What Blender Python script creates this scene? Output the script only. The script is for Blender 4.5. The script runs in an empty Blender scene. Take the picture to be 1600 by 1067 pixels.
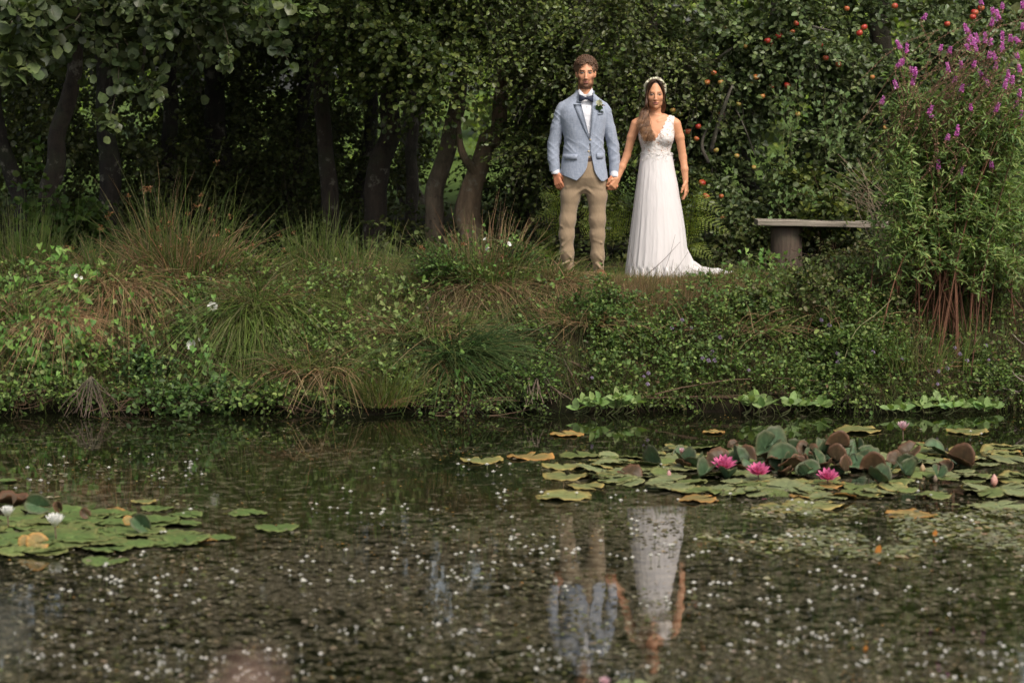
import bpy, math, random
import numpy as np
from mathutils import Vector, Matrix

# ---------------------------------------------------------------- camera, sky, sun, exposure
scene = bpy.context.scene
COL = scene.collection
FPX = 4000.0                       # focal length in photo pixels (1600 wide)
HCAM = 2.45
PITCH = math.atan(402.5/4000.0)
cd = bpy.data.cameras.new('camera'); cam = bpy.data.objects.new('camera', cd); COL.objects.link(cam)
cam.location = (0, 0, HCAM); cam.rotation_euler = (math.pi/2-PITCH, 0, 0)
cd.sensor_width = 36; cd.lens = 90; cd.clip_start = 0.1; cd.clip_end = 600
cd.dof.use_dof = True; cd.dof.focus_distance = 21.0; cd.dof.aperture_fstop = 2.5
scene.camera = cam

SUN_EL, SUN_AZ = math.radians(50), math.radians(146)     # azimuth from +Y towards +X
w = bpy.data.worlds.new("World"); scene.world = w; w.use_nodes = True
nt = w.node_tree; bg = nt.nodes['Background']
sky = nt.nodes.new('ShaderNodeTexSky'); sky.sky_type = 'NISHITA'; sky.sun_disc = False
sky.sun_elevation = SUN_EL; sky.sun_rotation = SUN_AZ; sky.air_density = 1.3; sky.dust_density = 4.0; sky.ozone_density = 0.6
hs = nt.nodes.new('ShaderNodeHueSaturation'); hs.inputs['Saturation'].default_value = .42   # thin white cloud over the blue
nt.links.new(sky.outputs[0], hs.inputs['Color']); nt.links.new(hs.outputs[0], bg.inputs[0]); bg.inputs[1].default_value = 0.14
sd = bpy.data.lights.new('sun', 'SUN'); sun = bpy.data.objects.new('sun', sd); COL.objects.link(sun)
sd.energy = 1.8; sd.angle = math.radians(15); sd.color = (1.0, 0.90, 0.78)
sdir = Vector((math.sin(SUN_AZ)*math.cos(SUN_EL), math.cos(SUN_AZ)*math.cos(SUN_EL), math.sin(SUN_EL)))
sun.rotation_euler = sdir.to_track_quat('Z', 'Y').to_euler(); sun.location = (5, -10, 20)
scene.view_settings.view_transform = 'Standard'; scene.view_settings.look = 'None'
scene.view_settings.gamma = 1; scene.view_settings.exposure = 0.5
scene.cycles.max_bounces = 6; scene.cycles.diffuse_bounces = 3; scene.cycles.glossy_bounces = 3
scene.cycles.transmission_bounces = 3; scene.cycles.use_denoising = True
scene.cycles.caustics_reflective = False; scene.cycles.caustics_refractive = False
scene.cycles.sample_clamp_indirect = 4

# ---------------------------------------------------------------- helpers
R = np.random.RandomState(7)
def P(px, py, Y):
    """world point at distance Y seen at photo pixel (px,py)"""
    u = (px-800)/FPX; v = (533.5-py)/FPX
    dy = math.cos(PITCH)+v*math.sin(PITCH); dz = -math.sin(PITCH)+v*math.cos(PITCH)
    t = Y/dy
    return np.array((u*t, Y, HCAM+dz*t))
def W(px, py, z=0.0):
    """world point on the level z seen at photo pixel"""
    u = (px-800)/FPX; v = (533.5-py)/FPX
    dy = math.cos(PITCH)+v*math.sin(PITCH); dz = -math.sin(PITCH)+v*math.cos(PITCH)
    t = (z-HCAM)/dz
    return np.array((u*t, dy*t, z))

def tag(o, label=None, cat=None, group=None, kind=None):
    if label: o['label'] = label
    if cat: o['category'] = cat
    if group: o['group'] = group
    if kind: o['kind'] = kind
    return o
def empty(name, loc, label, cat, group=None):
    o = bpy.data.objects.new(name, None); COL.objects.link(o); o.location = loc
    o.empty_display_size = 0.1
    return tag(o, label, cat, group)

class MB:
    """collects vertices, polygons and per-vertex albedo; builds ONE mesh object"""
    def __init__(s): s.v=[]; s.c=[]; s.f=[]; s.n=0
    def add(s, v, faces, col=None):
        v = np.asarray(v, np.float32).reshape(-1,3)
        s.v.append(v)
        if col is None: col=(0.5,0.5,0.5)
        col = np.asarray(col, np.float32)
        if col.ndim==1: col = np.repeat(col[None],len(v),0)
        s.c.append(col[:, :3])
        s.f.append(np.asarray(faces, np.int64)+s.n); s.n += len(v)
    def addpoly(s, v, idx, col=None):
        s.add(v, np.array([idx]), col)
    def build(s, name, mat, parent=None, smooth=True, offset=None):
        v = np.concatenate(s.v) if s.v else np.zeros((0,3),np.float32)
        c = np.concatenate(s.c)
        off = np.zeros(3) if offset is None else np.asarray(offset)
        if parent is not None and offset is None:
            p = parent
            while p is not None:
                off = off+np.array(p.location); p = p.parent
        v = v-off.astype(np.float32)
        me = bpy.data.meshes.new(name)
        me.vertices.add(len(v)); me.vertices.foreach_set('co', v.ravel())
        li=[]; ls=[]; cur=0
        for f in s.f:
            k=f.shape[1]; li.append(f.ravel()); ls.append(cur+np.arange(len(f))*k); cur+=f.size
        li=np.concatenate(li).astype(np.int32); ls=np.concatenate(ls).astype(np.int32)
        me.loops.add(len(li)); me.loops.foreach_set('vertex_index', li)
        me.polygons.add(len(ls)); me.polygons.foreach_set('loop_start', ls)
        me.polygons.foreach_set('use_smooth', np.full(len(ls), smooth, dtype=bool))
        me.update(calc_edges=True); me.validate()
        a = me.color_attributes.new('Col','FLOAT_COLOR','POINT')
        c4 = np.ones((len(v),4),np.float32); c4[:,:3]=c
        a.data.foreach_set('color', c4.ravel())
        me.materials.append(mat)
        o = bpy.data.objects.new(name, me); COL.objects.link(o)
        if parent is not None:
            o.parent = parent
        elif offset is not None: o.location = tuple(offset)
        return o

def norm(a):
    return a/np.maximum(np.linalg.norm(a,axis=-1,keepdims=True),1e-9)

def hashn(ix,iy,iz,seed):
    n = (ix*374761393 + iy*668265263 + iz*2147483647//7 + seed*1274126177) & 0xffffffff
    n = ((n ^ (n>>13))*1274126177) & 0xffffffff
    n = n ^ (n>>16)
    return (n & 0xffff)/65535.0
def vnoise(x,y,z=0.0,seed=0):
    x=np.asarray(x,np.float64); y=np.asarray(y,np.float64)+0*x; z=np.asarray(z,np.float64)+0*x; x=x+0*y
    x0=np.floor(x).astype(np.int64); y0=np.floor(y).astype(np.int64); z0=np.floor(z).astype(np.int64)
    fx=x-x0; fy=y-y0; fz=z-z0
    fx=fx*fx*(3-2*fx); fy=fy*fy*(3-2*fy); fz=fz*fz*(3-2*fz)
    r=0
    for dx in (0,1):
        for dy in (0,1):
            for dz in (0,1):
                r=r+hashn(x0+dx,y0+dy,z0+dz,seed)*(fx if dx else 1-fx)*(fy if dy else 1-fy)*(fz if dz else 1-fz)
    return r
def fbm(x,y,z=0.0,seed=0,o=3):
    r=0;a=.5
    for i in range(o):
        r=r+a*vnoise(np.asarray(x)*2**i,np.asarray(y)*2**i,np.asarray(z)*2**i,seed+i); a*=.5
    return r

# ---------------------------------------------------------------- materials
def newmat(name):
    m = bpy.data.materials.new(name); m.use_nodes=True
    return m, m.node_tree, m.node_tree.nodes['Principled BSDF']
def coordn(nt, scale=1.0):
    t=nt.nodes.new('ShaderNodeTexCoord'); mp=nt.nodes.new('ShaderNodeMapping')
    nt.links.new(t.outputs['Object'],mp.inputs[0])
    mp.inputs['Scale'].default_value=(scale,)*3 if not hasattr(scale,'__len__') else scale
    return mp.outputs[0]
def noise_n(nt, co, scale, detail=4, rough=.6):
    n=nt.nodes.new('ShaderNodeTexNoise'); n.inputs['Scale'].default_value=scale
    n.inputs['Detail'].default_value=detail; n.inputs['Roughness'].default_value=rough
    nt.links.new(co,n.inputs['Vector']); return n.outputs['Fac']
def ramp_n(nt, fac, stops):
    r=nt.nodes.new('ShaderNodeValToRGB'); nt.links.new(fac,r.inputs[0])
    e=r.color_ramp.elements
    while len(e)<len(stops): e.new(.5)
    for k,(p,c) in enumerate(stops):
        e[k].position=p; e[k].color=(*c,1) if hasattr(c,'__len__') else (c,c,c,1)
    return r.outputs[0]
def mixc(nt, a, b, fac, mode='MIX'):
    m=nt.nodes.new('ShaderNodeMix'); m.data_type='RGBA'; m.blend_type=mode
    for s,v in ((m.inputs[6],a),(m.inputs[7],b)):
        if hasattr(v,'is_output') or hasattr(v,'node'): nt.links.new(v,s)
        else: s.default_value=(*v,1)
    if hasattr(fac,'node'): nt.links.new(fac,m.inputs[0])
    else: m.inputs[0].default_value=fac
    return m.outputs[2]
def bump_n(nt, h, strength, dist, bsdf):
    b=nt.nodes.new('ShaderNodeBump'); b.inputs['Strength'].default_value=strength; b.inputs['Distance'].default_value=dist
    nt.links.new(h,b.inputs['Height']); nt.links.new(b.outputs[0],bsdf.inputs['Normal'])

def vcol(nt):
    a=nt.nodes.new('ShaderNodeAttribute'); a.attribute_name='Col'; return a.outputs['Color']
def leafmat(name, trans=.3, rough=.5, spec=.25, nscale=30, tint=(1.25,1.35,.55)):
    m,nt,b=newmat(name)
    c=vcol(nt)
    n=noise_n(nt,coordn(nt),nscale,2)
    c2=mixc(nt,c,ramp_n(nt,n,[(.3,(.72,.72,.72)),(.7,(1.2,1.2,1.15))]),1.0,'MULTIPLY')
    nt.links.new(c2,b.inputs['Base Color'])
    b.inputs['Roughness'].default_value=rough; b.inputs['Specular IOR Level'].default_value=spec
    if trans>0:
        t=nt.nodes.new('ShaderNodeBsdfTranslucent'); ms=nt.nodes.new('ShaderNodeMixShader'); ms.inputs[0].default_value=trans
        tc=mixc(nt,c2,tint,1.0,'MULTIPLY'); nt.links.new(tc,t.inputs[0])
        nt.links.new(b.outputs[0],ms.inputs[1]); nt.links.new(t.outputs[0],ms.inputs[2])
        nt.links.new(ms.outputs[0],nt.nodes['Material Output'].inputs[0])
    return m
def vmat(name, rough=.7, spec=.3, nscale=60, amt=.25, bump=0.0, bscale=100, bdist=.003):
    m,nt,b=newmat(name); c=vcol(nt); co=coordn(nt)
    n=noise_n(nt,co,nscale,4)
    c2=mixc(nt,c,ramp_n(nt,n,[(.25,1-amt),(.75,1+amt)]),1.0,'MULTIPLY')
    nt.links.new(c2,b.inputs['Base Color']); b.inputs['Roughness'].default_value=rough
    b.inputs['Specular IOR Level'].default_value=spec
    if bump: bump_n(nt,noise_n(nt,co,bscale,4),bump,bdist,b)
    return m

M={}
M['leaf']=leafmat('leaf'); M['alderleaf']=leafmat('alder_leaf',.25,.40,.4,40)
M['blade']=leafmat('blade',.2,.5,.3,20)
M['petal']=leafmat('petal',.30,.5,.3,80,(1,1,1))
M['pad']=leafmat('pad',.10,.5,.28,25)
M['stem']=vmat('stem',.6,.3,40,.3)
M['apple']=vmat('apple_skin',.35,.5,60,.25)
M['skin']=vmat('skin',.5,.35,60,.07,.15,400,.001)
M['hair']=vmat('hair',.42,.5,150,.35)
M['leather']=vmat('leather',.5,.4,90,.2)
M['cloth']=vmat('plain_cloth',.85,.15,200,.05,.2,500,.001)
def bark_mat():
    m,nt,b=newmat('bark'); c=vcol(nt)
    co=coordn(nt,(1,1,.25)); n=noise_n(nt,co,14,8,.7); n2=noise_n(nt,coordn(nt),2.5,3)
    c2=mixc(nt,c,ramp_n(nt,n,[(.3,.45),(.7,1.35)]),1.0,'MULTIPLY')
    c3=mixc(nt,c2,(.045,.06,.025),ramp_n(nt,n2,[(.5,0.0),(.7,.7)]))
    n3=noise_n(nt,coordn(nt),7,5,.7); c3=mixc(nt,c3,(.30,.28,.22),ramp_n(nt,n3,[(.58,0.0),(.66,.55)])); c3=mixc(nt,c3,ramp_n(nt,n3,[(.30,.35),(.46,1.0)]),1.0,'MULTIPLY')
    nt.links.new(c3,b.inputs['Base Color']); b.inputs['Roughness'].default_value=.9
    bump_n(nt,n,1.0,.05,b); return m
M['bark']=bark_mat()
def wood_mat(name,c0,c1):
    m,nt,b=newmat(name); co=coordn(nt,(1,8,14) if name=='plank_wood' else (12,12,1.2))
    n=noise_n(nt,co,3.0,8,.65); nb=noise_n(nt,coordn(nt),4,3)
    c=mixc(nt,ramp_n(nt,n,[(.3,c0),(.7,c1)]),(.10,.12,.07),ramp_n(nt,nb,[(.5,0.0),(.75,.5)]))
    nt.links.new(c,b.inputs['Base Color']); b.inputs['Roughness'].default_value=.85
    bump_n(nt,n,.8,.012,b); return m
M['plank']=wood_mat('plank_wood',(.12,.10,.075),(.36,.31,.25)); M['stump']=wood_mat('stump_wood',(.030,.020,.014),(.12,.085,.06))
def fabric_mat(name,ca,cb,weave,amt,rough=.85,spec=.15,wr=.0):
    m,nt,b=newmat(name)
    n1=noise_n(nt,coordn(nt,(1,1,.12)),weave,3,.7); n2=noise_n(nt,coordn(nt,(.12,1,1)),weave,3,.7)
    mx=nt.nodes.new('ShaderNodeMath'); mx.operation='ADD'; nt.links.new(n1,mx.inputs[0]); nt.links.new(n2,mx.inputs[1])
    h=nt.nodes.new('ShaderNodeMath'); h.operation='MULTIPLY'; h.inputs[1].default_value=.5; nt.links.new(mx.outputs[0],h.inputs[0])
    nt.links.new(ramp_n(nt,h.outputs[0],[(.5-amt,ca),(.5+amt,cb)]),b.inputs['Base Color'])
    b.inputs['Roughness'].default_value=rough; b.inputs['Specular IOR Level'].default_value=spec
    b.inputs['Sheen Weight'].default_value=.2
    # cloth creases
    nn=noise_n(nt,coordn(nt,(1.3,1.3,.8)),11,4,.55)
    if wr: bump_n(nt,nn,wr,.022,b)
    return m
M['jacket']=fabric_mat('linen_blue',(.215,.25,.325),(.36,.395,.47),150,.16,wr=.35)
M['trouser']=fabric_mat('chino',(.26,.185,.115),(.33,.245,.16),220,.25,wr=.35)
M['shirt']=fabric_mat('shirt_cotton',(.62,.62,.66),(.76,.76,.79),150,.2)
M['tie']=fabric_mat('navy_silk',(.008,.011,.03),(.02,.026,.055),150,.2,.6,.3)
def lace_mat():
    m,nt,b=newmat('lace'); co=coordn(nt)
    v=nt.nodes.new('ShaderNodeTexVoronoi'); v.feature='DISTANCE_TO_EDGE'; v.inputs['Scale'].default_value=62
    wn=nt.nodes.new('ShaderNodeTexNoise'); wn.inputs['Scale'].default_value=28; nt.links.new(co,wn.inputs['Vector'])
    ad=mixc(nt,co,wn.outputs['Color'],.05); nt.links.new(ad,v.inputs['Vector'])
    n=noise_n(nt,co,22,5,.7)
    hole=mixc(nt,ramp_n(nt,v.outputs['Distance'],[(.10,0.0),(.24,1.0)]),ramp_n(nt,n,[(.42,0.0),(.55,1.0)]),1.0,'MULTIPLY')
    c=mixc(nt,(.72,.68,.655),(.42,.24,.16),hole)
    nt.links.new(c,b.inputs['Base Color']); b.inputs['Roughness'].default_value=.8
    bump_n(nt,n,.6,.01,b); return m
M['lace']=lace_mat()
def chiffon():
    m,nt,b=newmat('chiffon'); c=vcol(nt); nt.links.new(c,b.inputs['Base Color'])
    b.inputs['Roughness'].default_value=.7; b.inputs['Specular IOR Level'].default_value=.2; b.inputs['Sheen Weight'].default_value=.3
    bump_n(nt,noise_n(nt,coordn(nt,(6,6,.35)),5,3,.5),.25,.03,b); return m
M['chiffon']=chiffon()
def ground_mat():
    m,nt,b=newmat('soil_turf'); co=coordn(nt)
    n=noise_n(nt,co,1.3,6); n2=noise_n(nt,co,18,6,.7)
    c=mixc(nt,ramp_n(nt,n2,[(.3,(.014,.010,.006)),(.7,(.050,.036,.022))]),ramp_n(nt,n2,[(.3,(.018,.024,.008)),(.7,(.045,.055,.02))]),ramp_n(nt,n,[(.4,0.0),(.6,1.0)]))
    sp=nt.nodes.new('ShaderNodeSeparateXYZ'); nt.links.new(co,sp.inputs[0]); wet=ramp_n(nt,sp.outputs['Z'],[(.02,.28),(.22,1.0)])
    c=mixc(nt,c,wet,1.0,'MULTIPLY'); my=nt.nodes.new('ShaderNodeMapRange'); nt.links.new(sp.outputs['Y'],my.inputs[0]); my.inputs[1].default_value=29; my.inputs[2].default_value=34
    c=mixc(nt,c,(.085,.13,.03),my.outputs[0]); b.inputs['Specular IOR Level'].default_value=.08
    nt.links.new(c,b.inputs['Base Color']); b.inputs['Roughness'].default_value=.95
    bump_n(nt,n2,1.0,.04,b); return m
M['ground']=ground_mat()
def water_mat():
    m,nt,b=newmat('pond_water'); t=nt.nodes.new('ShaderNodeTexCoord'); co=t.outputs['Object']
    n=noise_n(nt,co,10.5,5,.6)       # weed just under the surface
    big=noise_n(nt,co,.55,3,.5)
    fine=noise_n(nt,co,26,3,.6)
    sep=nt.nodes.new('ShaderNodeSeparateXYZ'); nt.links.new(co,sep.inputs[0])
    gr=nt.nodes.new('ShaderNodeMapRange'); nt.links.new(sep.outputs['Y'],gr.inputs[0])
    gr.inputs[1].default_value=18.5; gr.inputs[2].default_value=13.5; gr.inputs[3].default_value=-.13; gr.inputs[4].default_value=.035
    a=nt.nodes.new('ShaderNodeMath'); a.operation='ADD'; nt.links.new(n,a.inputs[0]); nt.links.new(gr.outputs[0],a.inputs[1])
    a2=nt.nodes.new('ShaderNodeMath'); a2.operation='MULTIPLY_ADD'; nt.links.new(big,a2.inputs[0]); a2.inputs[1].default_value=.35
    a3=nt.nodes.new('ShaderNodeMath'); a3.operation='SUBTRACT'; nt.links.new(a.outputs[0],a2.inputs[2]); nt.links.new(a2.outputs[0],a3.inputs[0]); a3.inputs[1].default_value=.175
    weed=ramp_n(nt,a3.outputs[0],[(.47,0.0),(.56,1.0)])
    wc=ramp_n(nt,fine,[(.3,(.010,.009,.005)),(.5,(.055,.048,.030)),(.72,(.18,.155,.105))])
    c=mixc(nt,(.005,.006,.0025),wc,weed)
    nt.links.new(c,b.inputs['Base Color']); b.inputs['Roughness'].default_value=.035; b.inputs['IOR'].default_value=1.333
    bump_n(nt,noise_n(nt,co,3.0,2,.4),.06,.02,b); return m
M['water']=water_mat()

# ---------------------------------------------------------------- leaf / blade / tube generators
LEAF={ # (along, across, lift) ; two quads or fans folded on the midrib
 'oval':(np.array([(0,0,0),(.3,.30,.07),(.72,.26,.06),(1,0,-.06),(.72,-.26,.06),(.3,-.30,.07)]),[(0,3,2,1),(0,5,4,3)]),
 'round':(np.array([(0,0,0),(.22,.33,.12),(.68,.45,.17),(.98,.20,.04),(.90,-.14,.0),(.66,-.44,.13),(.2,-.34,.10)]),None),
 'lance':(np.array([(0,0,0),(.35,.13,.04),(.7,.09,-.02),(1,0,-.14),(.7,-.09,-.02),(.35,-.13,.04)]),[(0,3,2,1),(0,5,4,3)]),
 'heart':(np.array([(0.08,0,0),(-.10,.30,.02),(.25,.38,.08),(.62,.2,.05),(1,0,-.08),(.62,-.2,.05),(.25,-.38,.08),(-.10,-.30,.02)]),None),
}
LEAF['round']=(LEAF['round'][0],[(0,3,2,1),(0,4,3,0),(0,6,5,4)])
def add_leaves(mb, pos, d, n, size, col, shape='oval'):
    tpl,fc=LEAF[shape]
    pos=np.asarray(pos,np.float32); N=len(pos)
    if N==0: return
    d=norm(d); n=n-d*(n*d).sum(-1,keepdims=True); n=norm(n); s=np.cross(d,n)
    size=np.broadcast_to(np.asarray(size,np.float32),(N,))[:,None,None]
    t=tpl[None].astype(np.float32)
    v=pos[:,None]+size*(t[...,0:1]*d[:,None]+t[...,1:2]*s[:,None]+t[...,2:3]*n[:,None])
    k=len(tpl)
    col=np.asarray(col,np.float32)
    if col.ndim==1: col=np.repeat(col[None],N,0)
    cc=np.repeat(col[:,None],k,1).reshape(-1,3)
    base=(np.arange(N)*k)[:,None]
    if shape=='oval' or shape=='lance': faces=[np.array(f)[None]+base for f in fc]; mb.add(v.reshape(-1,3),np.concatenate(faces),cc)
    elif shape=='round': mb.add(v.reshape(-1,3),np.concatenate([np.array(f)[None]+base for f in ((0,3,2,1),(0,6,5,4))]),cc); mb.f.append(np.array((0,4,3))[None]+base+mb.n-N*k)
    else: mb.add(v.reshape(-1,3),np.concatenate([np.array(f)[None]+base for f in ((0,3,2,1),(0,7,6,5))]),cc); mb.f.append(np.concatenate([np.array(f)[None]+base for f in ((0,4,3),(0,5,4))])+mb.n-N*k)

def pal(rng, cols, N, jit=.25, w=None):
    cols=np.array(cols,np.float32); g=(cols[:,1]>cols[:,0]*1.02)&(cols[:,1]<.3); cols[g]=cols[g]*np.array((1.27,1.26,.93),np.float32); i=rng.choice(len(cols),N,p=w)
    return cols[i]*(1+jit*(rng.rand(N,1)*2-1))*(1+.08*(rng.rand(N,3)*2-1))

def twigs(mb, rng, base, d, L, nl, size, cols, shape='oval', droop=.2, up=.7, spread=.9, jit=.25, w=None, stems=None, stemcol=(.06,.045,.025), sr=.003):
    """leaves set along twigs. base,d (M,3)"""
    M_=len(base); d=norm(d)
    L=np.broadcast_to(L,(M_,)); t=(np.arange(nl)+.6)/nl
    t=t[None,:]*np.ones((M_,1))+rng.randn(M_,nl)*.03
    dr=np.zeros((M_,nl,3)); dr[...,2]=-droop*(t**2)
    p=base[:,None]+(d[:,None]*t[...,None]+dr)*L[:,None,None]
    side=norm(np.cross(d,np.array([0,0,1.0])+.3*rng.randn(M_,3)))
    oth=np.cross(side,d)
    ph=rng.rand(M_,1)*6.28+np.arange(nl)[None]*2.4
    sd=(np.cos(ph)[...,None]*side[:,None]+.5*np.sin(ph)[...,None]*oth[:,None])
    ld=d[:,None]*.6+sd*spread+.35*rng.randn(M_,nl,3); ld[...,2]-=droop*.6
    nn=np.zeros((M_,nl,3)); nn[...,2]=up; nn=nn+.55*rng.randn(M_,nl,3)+d[:,None]*.3; nn[...,1]-=.35
    N=M_*nl
    sz=size*(.45+.85*rng.rand(N))
    add_leaves(mb,p.reshape(-1,3),ld.reshape(-1,3),nn.reshape(-1,3),sz,pal(rng,cols,N,jit,w),shape)
    if stems is not None:
        K=4; tt=np.linspace(0,1,K); 
        q=base[:,None]+(d[:,None]*tt[None,:,None])*L[:,None,None]; q[...,2]-=droop*(tt**2)[None]*L[:,None]
        add_strips(stems,q,np.full((M_,K),sr)*(1-.6*tt),np.array(stemcol))

def add_strips(mb, pts, wid, col, tri=True):
    """thin 3-sided tubes through pts (N,K,3), half-width wid (N,K)"""
    N,K,_=pts.shape
    t=np.empty_like(pts); t[:,1:-1]=pts[:,2:]-pts[:,:-2]; t[:,0]=pts[:,1]-pts[:,0]; t[:,-1]=pts[:,-1]-pts[:,-2]; t=norm(t)
    ref=np.zeros_like(t); ref[...,1]=1; ref[np.abs(t[...,1])>.9]=(1,0,0)
    a=norm(np.cross(t,ref)); b=np.cross(t,a); w_=wid[...,None]
    S=3
    ring=np.stack([pts+w_*(math.cos(k*2.0944)*a+math.sin(k*2.0944)*b) for k in range(S)],2)  # N,K,S,3
    col=np.asarray(col,np.float32)
    if col.ndim==1: cc=np.repeat(col[None],N*K*S,0)
    elif col.ndim==2: cc=np.repeat(col,K*S,0)
    else: cc=np.repeat(col.reshape(-1,3),S,0)
    idx=np.arange(N*K*S).reshape(N,K,S)
    f=[np.stack([idx[:,:-1,k],idx[:,:-1,(k+1)%S],idx[:,1:,(k+1)%S],idx[:,1:,k]],-1).reshape(-1,4) for k in range(S)]
    mb.add(ring.reshape(-1,3),np.concatenate(f),cc)
def add_tube(mb, pts, rad, col, S=10, cap=True, rough=0.0, seed=0):
    pts=np.asarray(pts,float); K=len(pts); rad=np.broadcast_to(rad,(K,)).astype(float)
    t=np.gradient(pts,axis=0); t=norm(t)
    ref=np.array([0,1.0,0]) if abs(t[0,1])<.9 else np.array([1.0,0,0])
    a=norm(np.cross(t,ref)); b=np.cross(t,a)
    th=np.arange(S)*2*math.pi/S
    rr=rad[:,None]*np.ones((1,S))
    if rough:
        q=pts[:,None]+rr[...,None]*(np.cos(th)[None,:,None]*a[:,None]+np.sin(th)[None,:,None]*b[:,None])
        rr=rr*(1+rough*(vnoise(q[...,0]*9,q[...,1]*9,q[...,2]*3,seed)-.5)*2)
    q=pts[:,None]+rr[...,None]*(np.cos(th)[None,:,None]*a[:,None]+np.sin(th)[None,:,None]*b[:,None])
    idx=np.arange(K*S).reshape(K,S)
    f=np.stack([idx[:-1],np.roll(idx,-1,1)[:-1],np.roll(idx,-1,1)[1:],idx[1:]],-1).reshape(-1,4)
    v=q.reshape(-1,3)
    mb.add(v,f,col)
    if cap:
        mb.f.append(np.array([list(idx[0][::-1])])+mb.n-K*S); mb.f.append(np.array([list(idx[-1])])+mb.n-K*S)
def bez(p,K=12):
    """smooth curve through control points"""
    p=np.asarray(p,float); n=len(p)
    if n==2: return p[0]+(p[1]-p[0])*np.linspace(0,1,K)[:,None]
    q=np.concatenate([[2*p[0]-p[1]],p,[2*p[-1]-p[-2]]]); out=[]
    u=np.linspace(0,n-1-1e-6,K); i=u.astype(int); f=(u-i)[:,None]
    a,b,c,d=q[i],q[i+1],q[i+2],q[i+3]
    return .5*((2*b)+(-a+c)*f+(2*a-5*b+4*c-d)*f*f+(-a+3*b-3*c+d)*f**3)
# ---------------------------------------------------------------- terrain and water
def shore(x):
    return 19.12+.34*(vnoise(np.asarray(x)*.9,3.3,0,5)-.5)+.30*(vnoise(np.asarray(x)*2.6,1.3,0,6)-.5)+.18*np.clip(np.asarray(x)/4,-.3,1)
def sm(t): t=np.clip(t,0,1); return t*t*(3-2*t)
def gz(x,y):
    x=np.asarray(x,float); y=np.asarray(y,float)
    s=y-shore(x)
    up=.06*sm(s/.08)+.80*sm((s+.08)/1.25)
    up=up+.06*(fbm(x*1.7,y*1.7,0,11)-.45)*sm(s/.6)*(1-.6*sm((y-20.4)/.5))+.02*np.clip(y-22,0,60)*.6
    dn=-.9*sm(-s/2.2)
    near=1.1*sm((3.5-y)/3.5)-.9*(y<3.5)*0
    z=np.where(s>0,up,dn)
    z=np.where(y<5,-.9+1.9*sm((5-y)/4.5),z)
    return z
def G(px,py,y0=18.6,y1=40):
    """where the sight line of a photo pixel meets the ground (or water)"""
    ys=np.linspace(y0,y1,900); a=P(px,py,1.0); b=P(px,py,2.0)
    x=a[0]*ys; z=HCAM+(a[2]-HCAM)*ys
    g=np.maximum(gz(x,ys),0); k=np.nonzero(z<=g)[0]
    k=k[0] if len(k) else len(ys)-1
    return np.array((x[k],ys[k],g[k]))
def ax(lo,hi,segs):
    return np.concatenate([np.linspace(a,b,n,endpoint=False) for a,b,n in segs]+[[segs[-1][1]]])
gx=ax(0,0,[(-260,-40,14),(-40,-9,20),(-9,9,180),(9,40,20),(40,260,14)])
gy=ax(0,0,[(-60,-2,10),(-2,6,16),(6,16,10),(16,18.6,10),(18.6,21.2,60),(21.2,26,40),(26,60,30),(60,300,14)])
XX,YY=np.meshgrid(gx,gy,indexing='ij'); ZZ=gz(XX,YY)
mb=MB(); ii=np.arange(XX.size).reshape(XX.shape)
mb.add(np.stack([XX,YY,ZZ],-1).reshape(-1,3),np.stack([ii[:-1,:-1],ii[1:,:-1],ii[1:,1:],ii[:-1,1:]],-1).reshape(-1,4))
tag(mb.build('ground',M['ground']),kind='structure')
mb=MB(); mb.add([(-40,1,0),(40,1,0),(40,19.9,0),(-40,19.9,0)],[(0,1,2,3)])
tag(mb.build('pond_water',M['water'],smooth=False),kind='structure')

# ---------------------------------------------------------------- trees
GREEN_ALDER=[(.070,.100,.036),(.095,.130,.045),(.050,.075,.030),(.130,.165,.055)]
GREEN_DARK=[(.046,.058,.026),(.064,.080,.034),(.085,.10,.044)]  # greens of the dim wood, shade put into the leaf colour
GREEN_GREY=[(.050,.070,.036),(.065,.088,.046),(.038,.052,.028),(.085,.11,.055)]
GREEN_APPLE=[(.070,.100,.048),(.095,.130,.065),(.055,.078,.040),(.13,.165,.09)]
GREEN_YEL=[(.20,.28,.06),(.15,.22,.05),(.27,.33,.09)]  # hedge greens brightened, sunlight put into the colour
GREEN_BRAM=[(.070,.118,.038),(.100,.155,.050),(.055,.085,.032),(.15,.205,.075)]
DRY=[(.32,.22,.115),(.42,.30,.16),(.23,.145,.08),(.34,.20,.10)]
GREEN_GRASS=[(.065,.105,.026),(.09,.135,.035),(.12,.155,.05),(.16,.16,.065)]

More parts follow.
